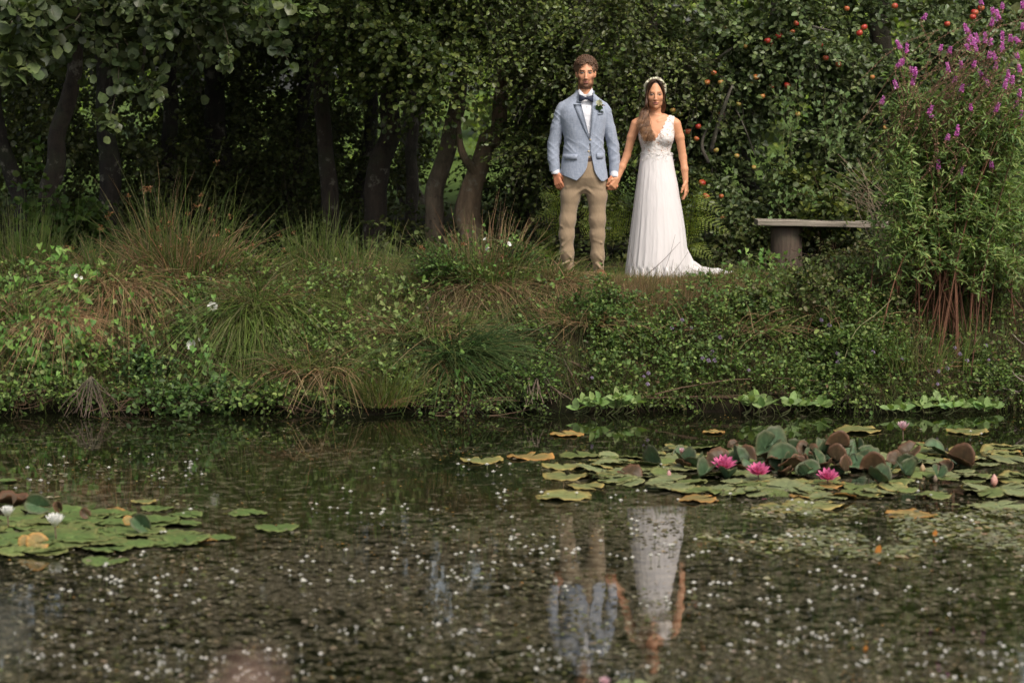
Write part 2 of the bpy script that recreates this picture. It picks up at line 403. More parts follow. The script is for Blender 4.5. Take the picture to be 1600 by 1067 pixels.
def clump_pts(rng, c, r, n, shell=.55):
    u=norm(rng.randn(n,3)); q=(shell+(1-shell)*rng.rand(n,1))**.6
    k=rng.rand(n,1)**.33
    return np.array(c)+u*np.array(r)*np.maximum(k,q*rng.rand(n,1)), u
def crown(parent, name, clumps, size, cols, shape, rng, nl=8, L=.32, droop=.35, mat='leaf', up=.7, w=None, sub=5, stemcol=(.05,.04,.03)):
    """clumps: (centre, radii, twigs). Each is broken into sub-clumps so the outline stays ragged."""
    mb=MB()
    for c,r,nt_ in clumps:
        r=np.array(r,float); nt_=int(nt_*.80); ns=max(3,int(sub*(r[0]*r[2])**.5*3.4)); r[1]*=1.35
        cc,_=clump_pts(rng,c,r,ns)
        k=rng.randint(0,ns,nt_)
        sr_=(.13+.22*rng.rand(ns)**1.5)*min(1.0,max(.35,float(r.mean())))
        d=norm(rng.randn(nt_,3)*np.array([1,1,.7]))
        b=cc[k]+d*sr_[k][:,None]*rng.rand(nt_,1)**.5*np.array([1.35,1,.6])
        d=d+norm(b-np.array(c))*.5; d[:,2]+=.05; d[:,1]-=.25
        twigs(mb,rng,b,d,L*(.7+.6*rng.rand(nt_)),nl,size,cols,shape,droop,up,w=w,stems=mb,stemcol=stemcol,sr=.0035)
    return mb.build(name,M[mat],parent)
def limbs(mb,pts,col,S=10,seed=0,rough=.12):
    pts=[np.array(p,float) for p in pts]
    xyz=bez([p[:3] for p in pts],max(8,len(pts)*6)); r=np.interp(np.linspace(0,len(pts)-1,len(xyz)),range(len(pts)),[p[3] for p in pts])
    jit=np.stack([vnoise(xyz[:,2]*1.5,seed,0,seed+1)-.5,vnoise(xyz[:,2]*1.5,seed,7,seed+2)-.5,0*xyz[:,2]],-1)*.17*min(1,r[0]*9)+np.stack([vnoise(xyz[:,2]*4,seed,0,seed+5)-.5,0*xyz[:,2],0*xyz[:,2]],-1)*.05*min(1,r[0]*9)
    jit[0]=0
    add_tube(mb,xyz+jit,r,col,S,True,rough,seed)

def tree(label, base_px, Y, path, r0, crown_clumps, seed, cat='tree', name='alder_tree', size=.047, cols=GREEN_ALDER, shape='round', nl=11, L=.34,
         trunkcol=(.055,.040,.029), group=None, roof=None, extra=(), droop=.35, mat='alderleaf', w=None):
    rng=np.random.RandomState(seed)
    b=P(base_px[0],base_px[1],Y); b[2]=float(gz(b[0],Y))-.05
    t=empty(name,b,label,cat,group)
    pts=[(*b,r0*1.2),(b[0],b[1],b[2]+.2,r0*1.0)]
    for k,(px,py) in enumerate(path):
        q=P(px,py,Y+.0); pts.append((*q,r0*(1-.13*k)))
    last=pts[-1]
    top=(last[0]+.3*rng.randn(),last[1]+.4,last[2]+2.2,r0*.45)
    pts.append(top); pts.append((top[0]+.2*rng.randn(),top[1]+.2,top[2]+2.0,r0*.22))
    mb=MB(); limbs(mb,pts,trunkcol,12,seed); mb.build('trunk',M['bark'],t)
    for e in extra:
        mb=MB(); limbs(mb,e,trunkcol,8,seed+3); mb.build('limb',M['bark'],t)
    for k in range(3):
        a=rng.rand()*6.28; q=np.array(top[:3])-np.array([0,0,.5*k]); 
        mb=MB(); limbs(mb,[(*q,r0*.35),(q[0]+math.cos(a)*.9,q[1]+math.sin(a)*.7,q[2]+.7,r0*.22),(q[0]+math.cos(a)*1.8,q[1]+math.sin(a)*1.4,q[2]+1.1,r0*.08)],trunkcol,7,seed+k); mb.build('limb',M['bark'],t)
    cl=list(crown_clumps)
    crown(t,'crown',cl,size,cols,shape,rng,nl,L,droop,mat,w=w)
    if roof:
        crown(t,'shading_upper_crown',roof,.17,GREEN_DARK,'oval',rng,6,.55,.2,'leaf',sub=3)  # coarse leaves above the view that shade the wood
    return t
def C(px,py,Y,rx,rz,ry,n): return (P(px,py,Y),(rx,ry,rz),n)
def roofc(x,Y,z=6.2,r=2.3,n=520): return [((x,Y,z),(r,r,r*.75),n)]

# front row, foliage hanging in view
tree('leaning alder at the far left with brown trunk and drooping sprays over the rushes',(88,412),22.6,[(92,300),(108,180),(122,60),(124,-60)],.085,
  [C(60,0,20.6,.75,.22,.7,150),C(230,10,20.4,.7,.22,.6,150),C(120,-50,21,1.3,.35,1,220),C(10,-30,20.5,.5,.3,.6,100)],11,size=.078,cols=GREEN_GREY,group='alders of the wood',L=.36,
  roof=roofc(-3.8,22.3,5.4,2.2,500)+roofc(-4.9,20.7,4.7,1.5,330)+roofc(-3.3,20.6,4.6,1.5,330),extra=[[(*P(120,60,22.6),.06),(*P(160,20,21.6),.04),(*P(215,45,20.6),.02),(*P(215,110,20.4),.008)]])  # last two roof clumps added out of view to block sun on the left canopy
def spray(label,pts,Y,n,size,seed,parent=None,cols=GREEN_ALDER,dr=.3):
    """a hanging spray: limb along pixel points, leaves on short twigs"""
    rng=np.random.RandomState(seed)
    xyz=bez([P(x,y,Y) for x,y in pts],14)
    return xyz
# low hanging sprays of the left alder, each a limb with leaves
LT=[o for o in COL.objects if o.get('category')=='tree'][-1]
def hang(parent,pts,Y,n,seed,size=.09,spreadr=.13,cols=GREEN_GREY):
    rng=np.random.RandomState(seed); xyz=bez([P(x,y,Y+.15*k) for k,(x,y) in enumerate(pts[::-1])][::-1],16)
    mb=MB(); add_tube(mb,xyz,np.linspace(.009,.002,16),(.10,.085,.05),5)
    k=rng.randint(3,16,n); b=xyz[k]; d=norm(xyz[np.minimum(k+1,15)]-xyz[k-1])*.6+rng.randn(n,3)*.8
    twigs(mb,rng,b,d,spreadr*(.5+rng.rand(n)),4,size,cols,'round',.3,.75,stems=mb,sr=.0018)
    mb.build('leafy_spray',M['alderleaf'],parent)
hang(LT,[(150,-10),(180,60),(185,120),(172,185)],19.9,26,1)
hang(LT,[(170,20),(205,80),(228,120),(240,140)],19.9,24,2)
hang(LT,[(140,0),(110,40),(60,60),(50,95)],19.6,26,3,.1)
hang(LT,[(60,-20),(20,30),(15,80),(8,125)],19.4,30,4,.105)
hang(LT,[(100,-20),(60,10),(40,30),(30,20)],19.3,24,5,.105)
hang(LT,[(320,-30),(370,-8),(420,0),(485,18)],19.6,34,6,.085,.11,[(.08,.11,.05),(.10,.14,.05),(.06,.085,.04)])
hang(LT,[(350,-10),(395,15),(425,50),(452,98)],19.8,16,7,.085,.08)
hang(LT,[(300,-40),(340,20),(355,60),(358,92)],19.8,16,8,.085,.09)
hang(LT,[(180,-20),(240,20),(246,40),(250,60)],19.8,26,9,.085,.12)
hang(LT,[(220,-20),(215,10),(240,25),(243,48)],19.9,26,10,.085,.12)
hang(LT,[(230,-20),(290,-10),(330,10),(345,20)],20.1,26,12,.085,.12)
hang(LT,[(90,20),(80,70),(88,80),(90,86)],20.3,16,13,.085,.1)

tree('alder with straight dark trunk in mid wood, left of the mottled ones',(515,415),24.0,[(512,300),(498,180),(494,60),(500,-60)],.085,
  [C(470,-25,23.6,.9,.40,.7,240),C(330,-40,23.8,1.0,.40,.7,220),C(545,50,23.2,.30,.40,.4,130)],12,group='alders of the wood',roof=roofc(-1.9,24.2,6.0)+roofc(-1.7,20.8,4.7,1.4,300))  # second roof clump added out of view to shade the canopy
tree('thick dark alder trunk whose bright foliage hangs left of the pale mottled trunk',(588,415),23.9,[(590,300),(602,200),(606,80),(600,-60)],.11,
  [C(600,10,22.9,.62,.40,.55,430),C(640,90,22.6,.36,.30,.45,290),C(575,75,22.8,.34,.28,.4,200),C(675,150,22.5,.20,.12,.3,80),C(600,-60,23,.8,.3,.6,260)],13,group='alders of the wood',roof=roofc(-1.0,24.6,6.2))
tree('pale mottled alder trunk half hidden by foliage, left of the leaning brown trunk',(676,410),23.6,[(682,300),(694,200),(708,100),(704,-60)],.088,
  [C(720,10,22.8,.55,.36,.5,340),C(770,60,23.0,.45,.28,.4,210),C(700,-50,23,.8,.3,.6,240),C(800,40,23,.5,.4,.5,340)],14,shape='oval',size=.045,group='alders of the wood',trunkcol=(.19,.145,.10),roof=roofc(-.3,24,6.0))
tree('leaning brown broken trunk between the mottled alder and the groom',(742,412),23.2,[(745,340),(752,280),(768,220),(788,182)],.115,
  [C(840,50,22.7,.5,.45,.5,380),C(850,190,22.9,.36,.38,.35,260),C(870,-20,23,.8,.35,.6,300)],15,shape='oval',size=.045,group='alders of the wood',trunkcol=(.21,.145,.09),roof=roofc(.8,24,6.0),
  extra=[[(*P(752,285,23.2),.05),(*P(722,240,23.1),.035),(*P(715,190,23.2),.02)]])
tree('leafy green alder directly behind the couple with its crown reaching the ferns',(915,415),23.4,[(910,300),(905,200),(900,80),(900,-60)],.09,
  [C(880,120,22.7,.45,.5,.4,430),C(990,60,22.6,.55,.55,.5,560),C(900,250,22.9,.5,.5,.35,420),C(985,250,22.9,.45,.5,.35,380),C(960,160,23,.7,.5,.4,380),C(1060,110,22.7,.35,.45,.4,330),C(950,-40,22.9,.9,.35,.6,360)],16,
  shape='oval',size=.043,cols=GREEN_DARK+GREEN_ALDER+GREEN_DARK,group='alders of the wood',roof=roofc(1.1,24.2,6.0))
tree('bushy alder behind the groom whose foliage fills the gap beside the brown trunk',(822,405),24.2,[(820,300),(815,200),(812,100),(812,-60)],.08,
  [C(810,240,23.8,.42,.45,.4,260),C(840,330,23.6,.4,.35,.3,200),C(790,320,24.4,.35,.35,.3,130)],17,shape='oval',size=.045,group='alders of the wood',cols=GREEN_DARK+GREEN_ALDER,roof=roofc(.2,25.2,6.4))
# second row: mostly trunks, deep shade put into darker bark and leaf colours
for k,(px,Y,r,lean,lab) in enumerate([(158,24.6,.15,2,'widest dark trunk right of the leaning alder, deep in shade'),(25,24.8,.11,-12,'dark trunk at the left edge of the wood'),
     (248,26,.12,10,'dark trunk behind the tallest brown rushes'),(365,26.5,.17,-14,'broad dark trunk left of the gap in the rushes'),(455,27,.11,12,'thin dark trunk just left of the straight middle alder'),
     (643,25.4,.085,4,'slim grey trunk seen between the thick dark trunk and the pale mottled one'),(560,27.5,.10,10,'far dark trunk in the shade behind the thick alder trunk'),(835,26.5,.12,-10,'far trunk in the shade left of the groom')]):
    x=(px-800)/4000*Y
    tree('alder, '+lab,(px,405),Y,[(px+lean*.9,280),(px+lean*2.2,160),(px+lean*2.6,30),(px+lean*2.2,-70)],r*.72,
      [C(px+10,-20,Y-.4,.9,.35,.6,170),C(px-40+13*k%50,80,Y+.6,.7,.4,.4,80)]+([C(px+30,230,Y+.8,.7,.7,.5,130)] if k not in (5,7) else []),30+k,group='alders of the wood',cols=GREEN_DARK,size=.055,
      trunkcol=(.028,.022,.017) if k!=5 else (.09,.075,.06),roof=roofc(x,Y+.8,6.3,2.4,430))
# third row: shading trees further back, crowns high
rng=np.random.RandomState(5)
for k,(x,Y,lab) in enumerate([(-7,25,'beyond the left edge of the wood'),(-6.3,30,'far back on the left'),(-3.9,31,'far back behind the broad dark trunk'),(-1.2,31.5,'far back behind the middle trunks'),
      (1.6,29.5,'far back behind the couple'),(4.2,29,'far back behind the apple tree'),(7.4,27,'far back at the right')]):
    tree('tall tree '+lab+', closing the canopy',((x/Y)*4000+800,400),Y,[((x/Y)*4000+800,250),((x/Y)*4000+805,100),((x/Y)*4000+800,-80)],.14,
      [((x,Y,4.2),(2.2,1.6,1.3),260)],60+k,name='shade_tree',group='trees closing the canopy behind',cols=GREEN_DARK,size=.13,shape='oval',mat='leaf',L=.5,roof=[((x,Y,6.6),(2.7,2.2,2.2),420)])

# sunlit hedge and taller wood far beyond, read as masses
def mass(name,label,clumps,size,cols,seed,L=.5,nl=8,droop=.2,shape='oval'):
    rng=np.random.RandomState(seed)
    o=crown(None,name,clumps,size,cols,shape,rng,nl,L,droop,'leaf'); return tag(o,label,'hedge' if 'hedge' in name else 'wood',None,'stuff')
cl=[]
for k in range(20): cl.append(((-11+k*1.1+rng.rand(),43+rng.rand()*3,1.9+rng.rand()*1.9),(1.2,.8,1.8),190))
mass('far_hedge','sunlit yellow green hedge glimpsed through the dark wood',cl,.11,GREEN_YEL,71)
cl=[]
for k in [q for q in range(20) if not (7<=q<=9)]: cl.append(((-19+k*2.0+rng.rand(),52+rng.rand()*6,3.2+rng.rand()*5.0),(2.4,2,4.4),260))
mass('far_wood','tall far trees beyond the hedge closing the view',cl,.5,GREEN_DARK+GREEN_ALDER,72,L=1.5)
cl=[]
for k in range(30): x=-9+7.2*rng.rand(); cl.append(((x,27.3+3*rng.rand(),1.2+3.0*rng.rand()),(.9,.5,.8),190))
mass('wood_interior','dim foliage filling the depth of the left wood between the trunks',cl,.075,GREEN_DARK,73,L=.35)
# dark understorey inside the left wood
def shrub(label,clumps,size,cols,seed,name='shrub',cat='shrub',group=None,shape='oval',L=.25,nl=8,droop=.25,stems=14,stemcol=(.06,.045,.03),mat='leaf',w=None,base=None):
    rng=np.random.RandomState(seed)
    c0=np.array(clumps[0][0]); b=np.array([c0[0],c0[1],float(gz(c0[0],c0[1]))]) if base is None else np.array(base)
    t=empty(name,b,label,cat,group)
    crown(t,'foliage',clumps,size,cols,shape,rng,nl,L,droop,mat,w=w)
    mb=MB(); n=stems
    ks=rng.randint(0,len(clumps),n); top=np.array([np.array(clumps[k][0])+rng.randn(3)*np.array(clumps[k][1])*.5 for k in ks])
    bs=b+rng.randn(n,3)*np.array([.12,.08,0]); tt=np.linspace(0,1,6)[None,:,None]
    q=bs[:,None]*(1-tt)+top[:,None]*tt+np.sin(tt*3.14)*rng.randn(n,1,3)*.05
    add_strips(mb,q,np.full((n,6),.006)*(1-.6*tt[...,0]),np.array(stemcol)); mb.build('stem',M['stem'],t)
    return t
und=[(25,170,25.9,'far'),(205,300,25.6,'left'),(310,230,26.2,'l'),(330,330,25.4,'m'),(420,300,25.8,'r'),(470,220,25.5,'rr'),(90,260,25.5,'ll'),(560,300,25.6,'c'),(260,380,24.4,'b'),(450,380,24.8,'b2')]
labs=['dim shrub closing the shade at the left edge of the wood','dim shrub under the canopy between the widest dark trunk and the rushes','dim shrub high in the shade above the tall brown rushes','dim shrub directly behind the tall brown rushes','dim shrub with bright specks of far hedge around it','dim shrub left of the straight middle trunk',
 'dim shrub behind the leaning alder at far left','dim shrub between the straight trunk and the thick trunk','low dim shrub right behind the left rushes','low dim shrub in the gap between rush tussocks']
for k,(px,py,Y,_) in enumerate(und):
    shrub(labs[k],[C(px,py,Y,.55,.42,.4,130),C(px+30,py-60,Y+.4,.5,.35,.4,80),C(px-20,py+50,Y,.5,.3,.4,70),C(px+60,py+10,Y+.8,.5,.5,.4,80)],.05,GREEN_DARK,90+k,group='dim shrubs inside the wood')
# sapling with lime leaves by the leaning trunk
shrub('green leafed young shrub at the foot of the leaning left alder',[C(85,290,22.3,.2,.25,.15,26),C(110,360,22.2,.32,.25,.2,60),C(70,390,22.2,.3,.2,.2,60)],.075,[(.055,.095,.03),(.075,.12,.035),(.04,.06,.025)],111,shape='round')

# ---------------------------------------------------------------- apple tree and its apples
ap=tree('apple tree full of grey green leaves and small red apples right of the bride',(1190,420),23.6,[(1185,330),(1160,240),(1180,120),(1220,-20)],.09,
  [C(1130,60,22.8,.5,.45,.4,480),C(1250,40,22.7,.6,.45,.4,620),C(1370,60,22.6,.55,.5,.4,560),C(1120,170,22.9,.45,.45,.35,400),C(1240,160,22.8,.55,.5,.35,560),C(1350,190,22.9,.5,.5,.3,420),
   C(1150,300,22.9,.5,.45,.3,400),C(1270,290,22.8,.5,.45,.3,440),C(1480,70,22.9,.6,.5,.4,420),C(1560,180,23,.6,.7,.4,420),C(1390,300,23,.6,.5,.3,300),C(1500,330,22.8,.8,.5,.4,320),C(1250,390,22.7,.7,.25,.3,260),C(1120,390,22.8,.4,.25,.3,160)],21,
  name='apple_tree',size=.056,cols=GREEN_APPLE,shape='oval',nl=11,L=.30,trunkcol=(.10,.085,.065),roof=[((3.2,24,4.6),(2.2,1.2,1.2),420),((1.6,24.2,4.9),(1.2,1.2,1.2),160),((5.2,24,4.4),(1.6,1.4,1.6),260)],
  extra=[[(*P(1110,236,22.3),.022),(*P(1122,190,22.2),.020),(*P(1135,155,22.15),.015),(*P(1146,130,22.2),.008)],[(*P(1112,98,22.3),.006),(*P(1138,80,22.2),.012),(*P(1150,72,22.4),.008)],
         [(*P(1256,38,22.2),.012),(*P(1280,44,22.1),.010),(*P(1302,49,22.2),.007)],[(*P(1106,255,22.3),.018),(*P(1096,225,22.3),.014),(*P(1112,180,22.4),.010)],[(*P(1150,172,22.3),.008),(*P(1165,205,22.3),.006),(*P(1180,245,22.3),.004)]],w=[.3,.3,.25,.15])
def apple_mesh(seed,cols):
    mb=MB(); n=14; m=10; v=[];c=[]; rng=np.random.RandomState(seed)
    for i in range(m+1):
        ph=math.pi*i/m; r=math.sin(ph)*(1+.12*math.cos(ph)); z=math.cos(ph)*.88-.28*math.exp(-(ph/.35)**2)+.12*math.exp(-((math.pi-ph)/.3)**2)
        for j in range(n):
            th=2*math.pi*j/n; v.append((r*math.cos(th),r*math.sin(th),z))
            k=np.clip(.5+.5*math.cos(th+seed)+.25*math.cos(ph)+.2*rng.randn(),0,1); c.append(np.array(cols[0])*(1-k)+np.array(cols[1])*k)
    idx=np.arange((m+1)*n).reshape(m+1,n)
    f=np.stack([idx[:-1],idx[1:],np.roll(idx,-1,1)[1:],np.roll(idx,-1,1)[:-1]],-1).reshape(-1,4)
    mb.add(np.array(v)*.5,f,np.array(c)); return mb
APP=[(1133,42,'y'),(1244,37,'r'),(1238,50,'o'),(1199,64,'r'),(1205,70,'o'),(1217,57,'r'),(1246,6,'o'),(1283,70,'r'),(1290,91,'r'),(1310,101,'r'),(1343,52,'r'),(1350,43,'r'),(1181,121,'o'),(1205,136,'o'),(1230,134,'r'),(1105,129,'o'),
 (1126,129,'y'),(1191,151,'o'),(1154,163,'y'),(1127,178,'r'),(1247,179,'y'),(1091,198,'r'),(1075,206,'r'),(1088,217,'o'),(1119,235,'y'),(1151,244,'y'),(1178,262,'y'),(1097,286,'r'),(1103,307,'r'),(1127,307,'o'),(1129,341,'o'),(1523,20,'r'),(1520,27,'r'),
 (1533,13,'r'),(1480,38,'r'),(1165,73,'y'),(1115,114,'o'),(1173,132,'y'),(1383,200,'y'),(1363,121,'o'),(1323,14,'o'),(1398,10,'r'),(1051,173,'y'),(1062,179,'y')]
ACOL={'r':((.36,.11,.04),(.36,.025,.018)),'o':((.36,.20,.05),(.38,.09,.03)),'y':((.24,.22,.05),(.34,.18,.05))}
rng=np.random.RandomState(8); protos={}
apo=np.array(ap.location)
for px,py,k in APP:
    if k not in protos:
        protos[k]=apple_mesh(len(protos)+2,ACOL[k]).build('apple',M['apple'],ap,offset=(0,0,0)); o=protos[k]
    else: o=protos[k].copy(); COL.objects.link(o)
    s=(.042+.014*rng.rand())*(1.25 if k=='r' else 1.0)
    q=P(px,py,22.12+.22*rng.rand()); o.parent=ap; o.location=tuple(q-apo); o.scale=(s,s,s); o.rotation_euler=(rng.randn()*.3,rng.randn()*.3,rng.rand()*6)

# ---------------------------------------------------------------- bench
bp=P(1182,349,21.7); t=empty('bench',(P(1290,400,21.7)[0],21.7,float(gz(2.6,21.7))),'weathered grey plank bench on sawn stumps, standing in brambles right of the bride','bench')
def box(mb,p0,p1,yaw=0,bev=.006,col=(.5,.5,.5),piv=None,jit=0,seed=0):
    x0,y0,z0=p0; x1,y1,z1=p1; b=bev
    rng=np.random.RandomState(seed)
    prof=[(y0+b,z0),(y1-b,z0),(y1,z0+b),(y1,z1-b),(y1-b,z1),(y0+b,z1),(y0,z1-b),(y0,z0+b)]
    n=14; xs=np.linspace(x0,x1,n); v=[]
    for x in xs:
        o=(rng.rand(2)-.5)*jit
        for (y,z) in prof: v.append((x,y+o[0],z+o[1]))
    v=np.array(v)
    if yaw:
        c=np.array(piv); d=v-c; v=np.stack([c[0]+d[:,0]*math.cos(yaw)-d[:,1]*math.sin(yaw),c[1]+d[:,0]*math.sin(yaw)+d[:,1]*math.cos(yaw),v[:,2]],-1)
    idx=np.arange(n*8).reshape(n,8)
    f=np.stack([idx[:-1],np.roll(idx,-1,1)[:-1],np.roll(idx,-1,1)[1:],idx[1:]],-1).reshape(-1,4)
    mb.add(v,f,col); mb.f.append(np.array([list(idx[0][::-1])])+mb.n-n*8); mb.f.append(np.array([list(idx[-1])])+mb.n-n*8)
zb=P(1182,353,21.6)[2]
mb=MB(); box(mb,(bp[0],21.6,zb),(bp[0]+1.62,21.86,zb+.048),.035,.006,piv=(bp[0],21.7,0),jit=.004)
v=mb.v[0]; v[:,2]-=(v[:,0]-bp[0])*.022
mb.build('plank',M['plank'],t,smooth=False)
def stump(px,w):
    c=P(px,400,21.78); z0=float(gz(c[0],21.75))-.05; K=9; S=26; zs=np.linspace(z0,zb-.012-(c[0]-bp[0])*.02,K); v=[]
    for i,z in enumerate(zs):
        for j in range(S):
            th=j/S*6.283; r=w*(1+.05*math.sin(3*th+1)+.05*vnoise(math.cos(th)*3+9,math.sin(th)*3,z*1.5,4)+.10*(1-i/(K-1))**2+.09*(vnoise(th*7,z*.7,0,9)-.5)); v.append((c[0]+r*math.cos(th),21.78+.8*r*math.sin(th),z))
    idx=np.arange(K*S).reshape(K,S); mb=MB(); mb.add(v,np.stack([idx[:-1],np.roll(idx,-1,1)[:-1],np.roll(idx,-1,1)[1:],idx[1:]],-1).reshape(-1,4))
    mb.f.append(np.array([list(idx[-1])])); return mb.build('leg',M['stump'],t)
stump(1228,.128); stump(1452,.13)

# ---------------------------------------------------------------- rushes and grasses
def blades(mb, rng, base, r0, n, L, tilt, droop, cols, wid=.0022, az=None, K=6, jit=.25, tipcol=None, minb=0.0):
    n=int(n*.8); wid=wid*1.3
    """curved blades from a tussock base"""
    a=rng.rand(n)*6.283 if az is None else az[0]+az[1]*rng.randn(n)
    b=np.array(base)+np.stack([np.cos(a)*r0*rng.rand(n)**.5,np.sin(a)*r0*.8*rng.rand(n)**.5,np.zeros(n)],-1)
    th=tilt[0]+(tilt[1]-tilt[0])*rng.rand(n)**1.3
    nb=max(4,n//16); kb=rng.randint(0,nb,n); a2=a+.35*rng.randn(n)+(.55*rng.randn(nb))[kb]; l=L*(.40+.62*rng.rand(n))*(.8+.35*rng.rand(nb))[kb]
    th=np.clip(th+(.22*rng.randn(nb))[kb],0,1.62); b=b+(rng.randn(nb,3)*np.array([r0*.35,r0*.2,.0]))[kb]
    d=np.stack([np.cos(a2)*np.sin(th),np.sin(a2)*np.sin(th)*.8,np.cos(th)],-1)
    t=np.linspace(0,1,K)[None,:,None]; dr=droop*(.4+1.2*rng.rand(n,1,1))
    p=b[:,None]+d[:,None]*t*l[:,None,None]
    p[...,2]-=(dr*t**2)[...,0]*l[:,None]
    sw=np.cumsum(rng.randn(n,K,3)*.010*L,1); sw[:,0]=0; p+=sw
    hd=np.stack([np.cos(a2),np.sin(a2)*.8,0*a2],-1)[:,None]; p+=hd*(dr*.45*t**2)*l[:,None,None]
    g=np.maximum(gz(p[...,0],p[...,1]),0)+.01+minb
    p[...,2]=np.maximum(p[...,2],g)
    c=pal(rng,cols,n,jit)
    cc=np.repeat(c[:,None],K,1)
    if tipcol is not None: cc=cc*(1-t*.6)+np.array(tipcol)*t*.6
    add_strips(mb,p,(wid*(.5+rng.rand(n,1)**1.5*1.1))*(1-.85*t[...,0]**1.5),cc)
    return p
TUSS='rush and grass tussocks along the bank'
def tussock(label,base,parts,seed,name='rush_tussock',cat='rushes',heads=0):
    rng=np.random.RandomState(seed); t=empty(name,base,label,cat,TUSS)
    for nm,kw in parts:
        mb=MB(); p=blades(mb,rng,base,**kw); mb.build(nm,M['blade'],t)
        if nm=='green_blade' and heads:
            mb=MB(); k=rng.randint(0,len(p),heads)
            q=p[k,4]; n=14
            pos=np.repeat(q,n,0)+rng.randn(heads*n,3)*.010
            add_leaves(mb,pos,rng.randn(heads*n,3),rng.randn(heads*n,3),.016,pal(rng,[(.20,.09,.04),(.26,.13,.06)],heads*n),'oval'); tag(mb.build('seed_heads',M['blade'],t),kind='stuff')
    return t
def green(r0,n,L_,tilt=(0,.6),droop=.2,cols=GREEN_GRASS,wid=.0028,**k): return ('green_blade',dict(r0=r0,n=n,L=L_*1.18,tilt=tilt,droop=droop,cols=cols,wid=wid,**k))
def dry(r0,n,L_,tilt=(.2,1.0),droop=.5,wid=.0026,**k): return ('dry_blade',dict(r0=r0,n=n,L=L_*1.2,tilt=tilt,droop=droop,cols=DRY,wid=wid,**k))
def skirt(r0,n,L,az=(-1.57,.55),tilt=(.9,1.5),droop=.9,wid=.0021,cols=DRY,**k): return ('drooping_straw',dict(r0=r0,n=int(n*1.35),L=L,tilt=tilt,droop=droop,cols=cols,wid=wid,az=az,**k))
def B(px,py,Y=None):
    q=G(px,py) if Y is None else P(px,py,Y); q=q.copy(); q[2]=max(float(gz(q[0],q[1])),0); return q
tussock('tallest rush tussock with brown seed heads and a curtain of straw falling to the bank',B(285,420,20.35),[green(.30,520,.80,(0,.75),.15),dry(.30,520,.66,(.1,.9),.3),skirt(.34,380,.62,(-1.57,.8))],1,heads=26)
tussock('few very tall brown rush stems with seed clusters above the tallest tussock',B(255,420,20.3),[green(.12,46,1.12,(.0,.55),.12),dry(.12,40,1.0,(.0,.6),.15)],28,heads=14)
tussock('brown rush tussock draping thick tan straw over the bank left of the white bindweed flowers',B(175,440,20.15),[green(.22,260,.5,(.1,.9),.3),dry(.26,320,.46,(.2,1.1),.4),green(.3,260,.5,(.5,1.3),.6),skirt(.32,480,.72,(-1.4,.7))],2,heads=8)
tussock('slim green rushes at the left edge rising above the bindweed',B(35,420,20.5),[green(.28,420,.66,(0,.45),.12),dry(.22,160,.45)],3)
tussock('straw tuft hanging at the far left below the bindweed leaves',B(85,500,19.75),[skirt(.25,420,.55,(-1.5,.6)),dry(.2,120,.3)],4)
tussock('dark green grass mound drooping down the bank right of the two white flowers',B(405,470,19.95),[green(.26,900,.60,(.3,1.3),.75),dry(.2,260,.5,(.4,1.2),.7),('drooping_blade',dict(r0=.3,n=900,L=.75,tilt=(.9,1.5),droop=.95,cols=GREEN_GRASS,az=(-1.5,.6),wid=.0028))],5)
tussock('upright green rushes beside the bindweed mound, left of the pale gap',B(492,425,20.6),[green(.18,240,.62,(0,.55),.15),dry(.15,60,.4)],6,heads=6)
tussock('yellow green waterside grass tuft standing at the pond edge in the middle',B(595,640,19.0),[green(.18,330,.42,(0,.6),.2,[(.12,.15,.04),(.09,.13,.03),(.17,.17,.06)],minb=0),dry(.14,80,.3)],7)
tussock('big green tussock with brown rushes and pale straw skirt left of the groom',B(745,425,20.3),[green(.30,700,.55,(0,1.0),.3),dry(.22,200,.62,(0,.5),.15),skirt(.34,620,.62,(-1.45,.7),cols=[(.34,.26,.14),(.26,.18,.09),(.20,.13,.07),(.15,.12,.05)])],8,heads=8)
tussock('brown dead rush tuft at the feet of the groom',B(862,425,20.35),[green(.14,150,.36,(.2,1.1),.5),dry(.2,330,.38,(.2,1.3),.6),skirt(.2,280,.5,(-1.3,.6))],9)
tussock('long dark green sedge sweeping down to the water left of the dangling roots',B(690,540,19.5),[('drooping_blade',dict(r0=.22,n=850,L=.85,tilt=(.7,1.35),droop=.55,cols=[(.04,.075,.03),(.055,.09,.04),(.08,.10,.045)],az=(-.7,.5),wid=.0035)),skirt(.2,120,.5)],10,name='sedge_tussock')
tussock('tan and green blades hanging over the water below the bindweed mound',B(495,590,19.3),[skirt(.35,170,.4,(-1.5,.9)),green(.32,520,.42,(.2,1.1),.5),dry(.3,90,.4)],11)
tussock('thin upright grass at the pond edge beneath the loosestrife stems',B(1420,600,19.45),[green(.35,380,.42,(0,.7),.25),dry(.3,120,.35)],12,name='grass_tuft')
tussock('tuft of fine grass between the bride and the bench brambles',B(1120,455,20.2),[green(.16,240,.24,(.1,1.0),.4),dry(.2,160,.26,(.5,1.4),.7)],13,name='grass_tuft')
tussock('grassy tuft at the foot of the thick trunk, behind the left mound',B(560,412,21.0),[green(.3,360,.42,(0,.8),.3),dry(.2,90,.4)],14,name='grass_tuft')
tussock('green tuft left of the groom among fallen brown stalks',B(650,430,20.6),[green(.22,260,.38,(.1,1.1),.4),dry(.25,160,.45,(.5,1.3),.6)],15,name='grass_tuft')
tussock('dense green grass between the left rushes and the pale mound',B(365,420,20.5),[green(.28,520,.42,(.1,.9),.3),dry(.24,240,.4,(.2,1.1),.4)],16,name='grass_tuft')
tussock('grass tuft in the shade right of the slim left rushes',B(110,415,20.7),[green(.3,380,.45,(0,.8),.25),dry(.3,220,.42,(.1,1.0),.4)],17,name='grass_tuft')
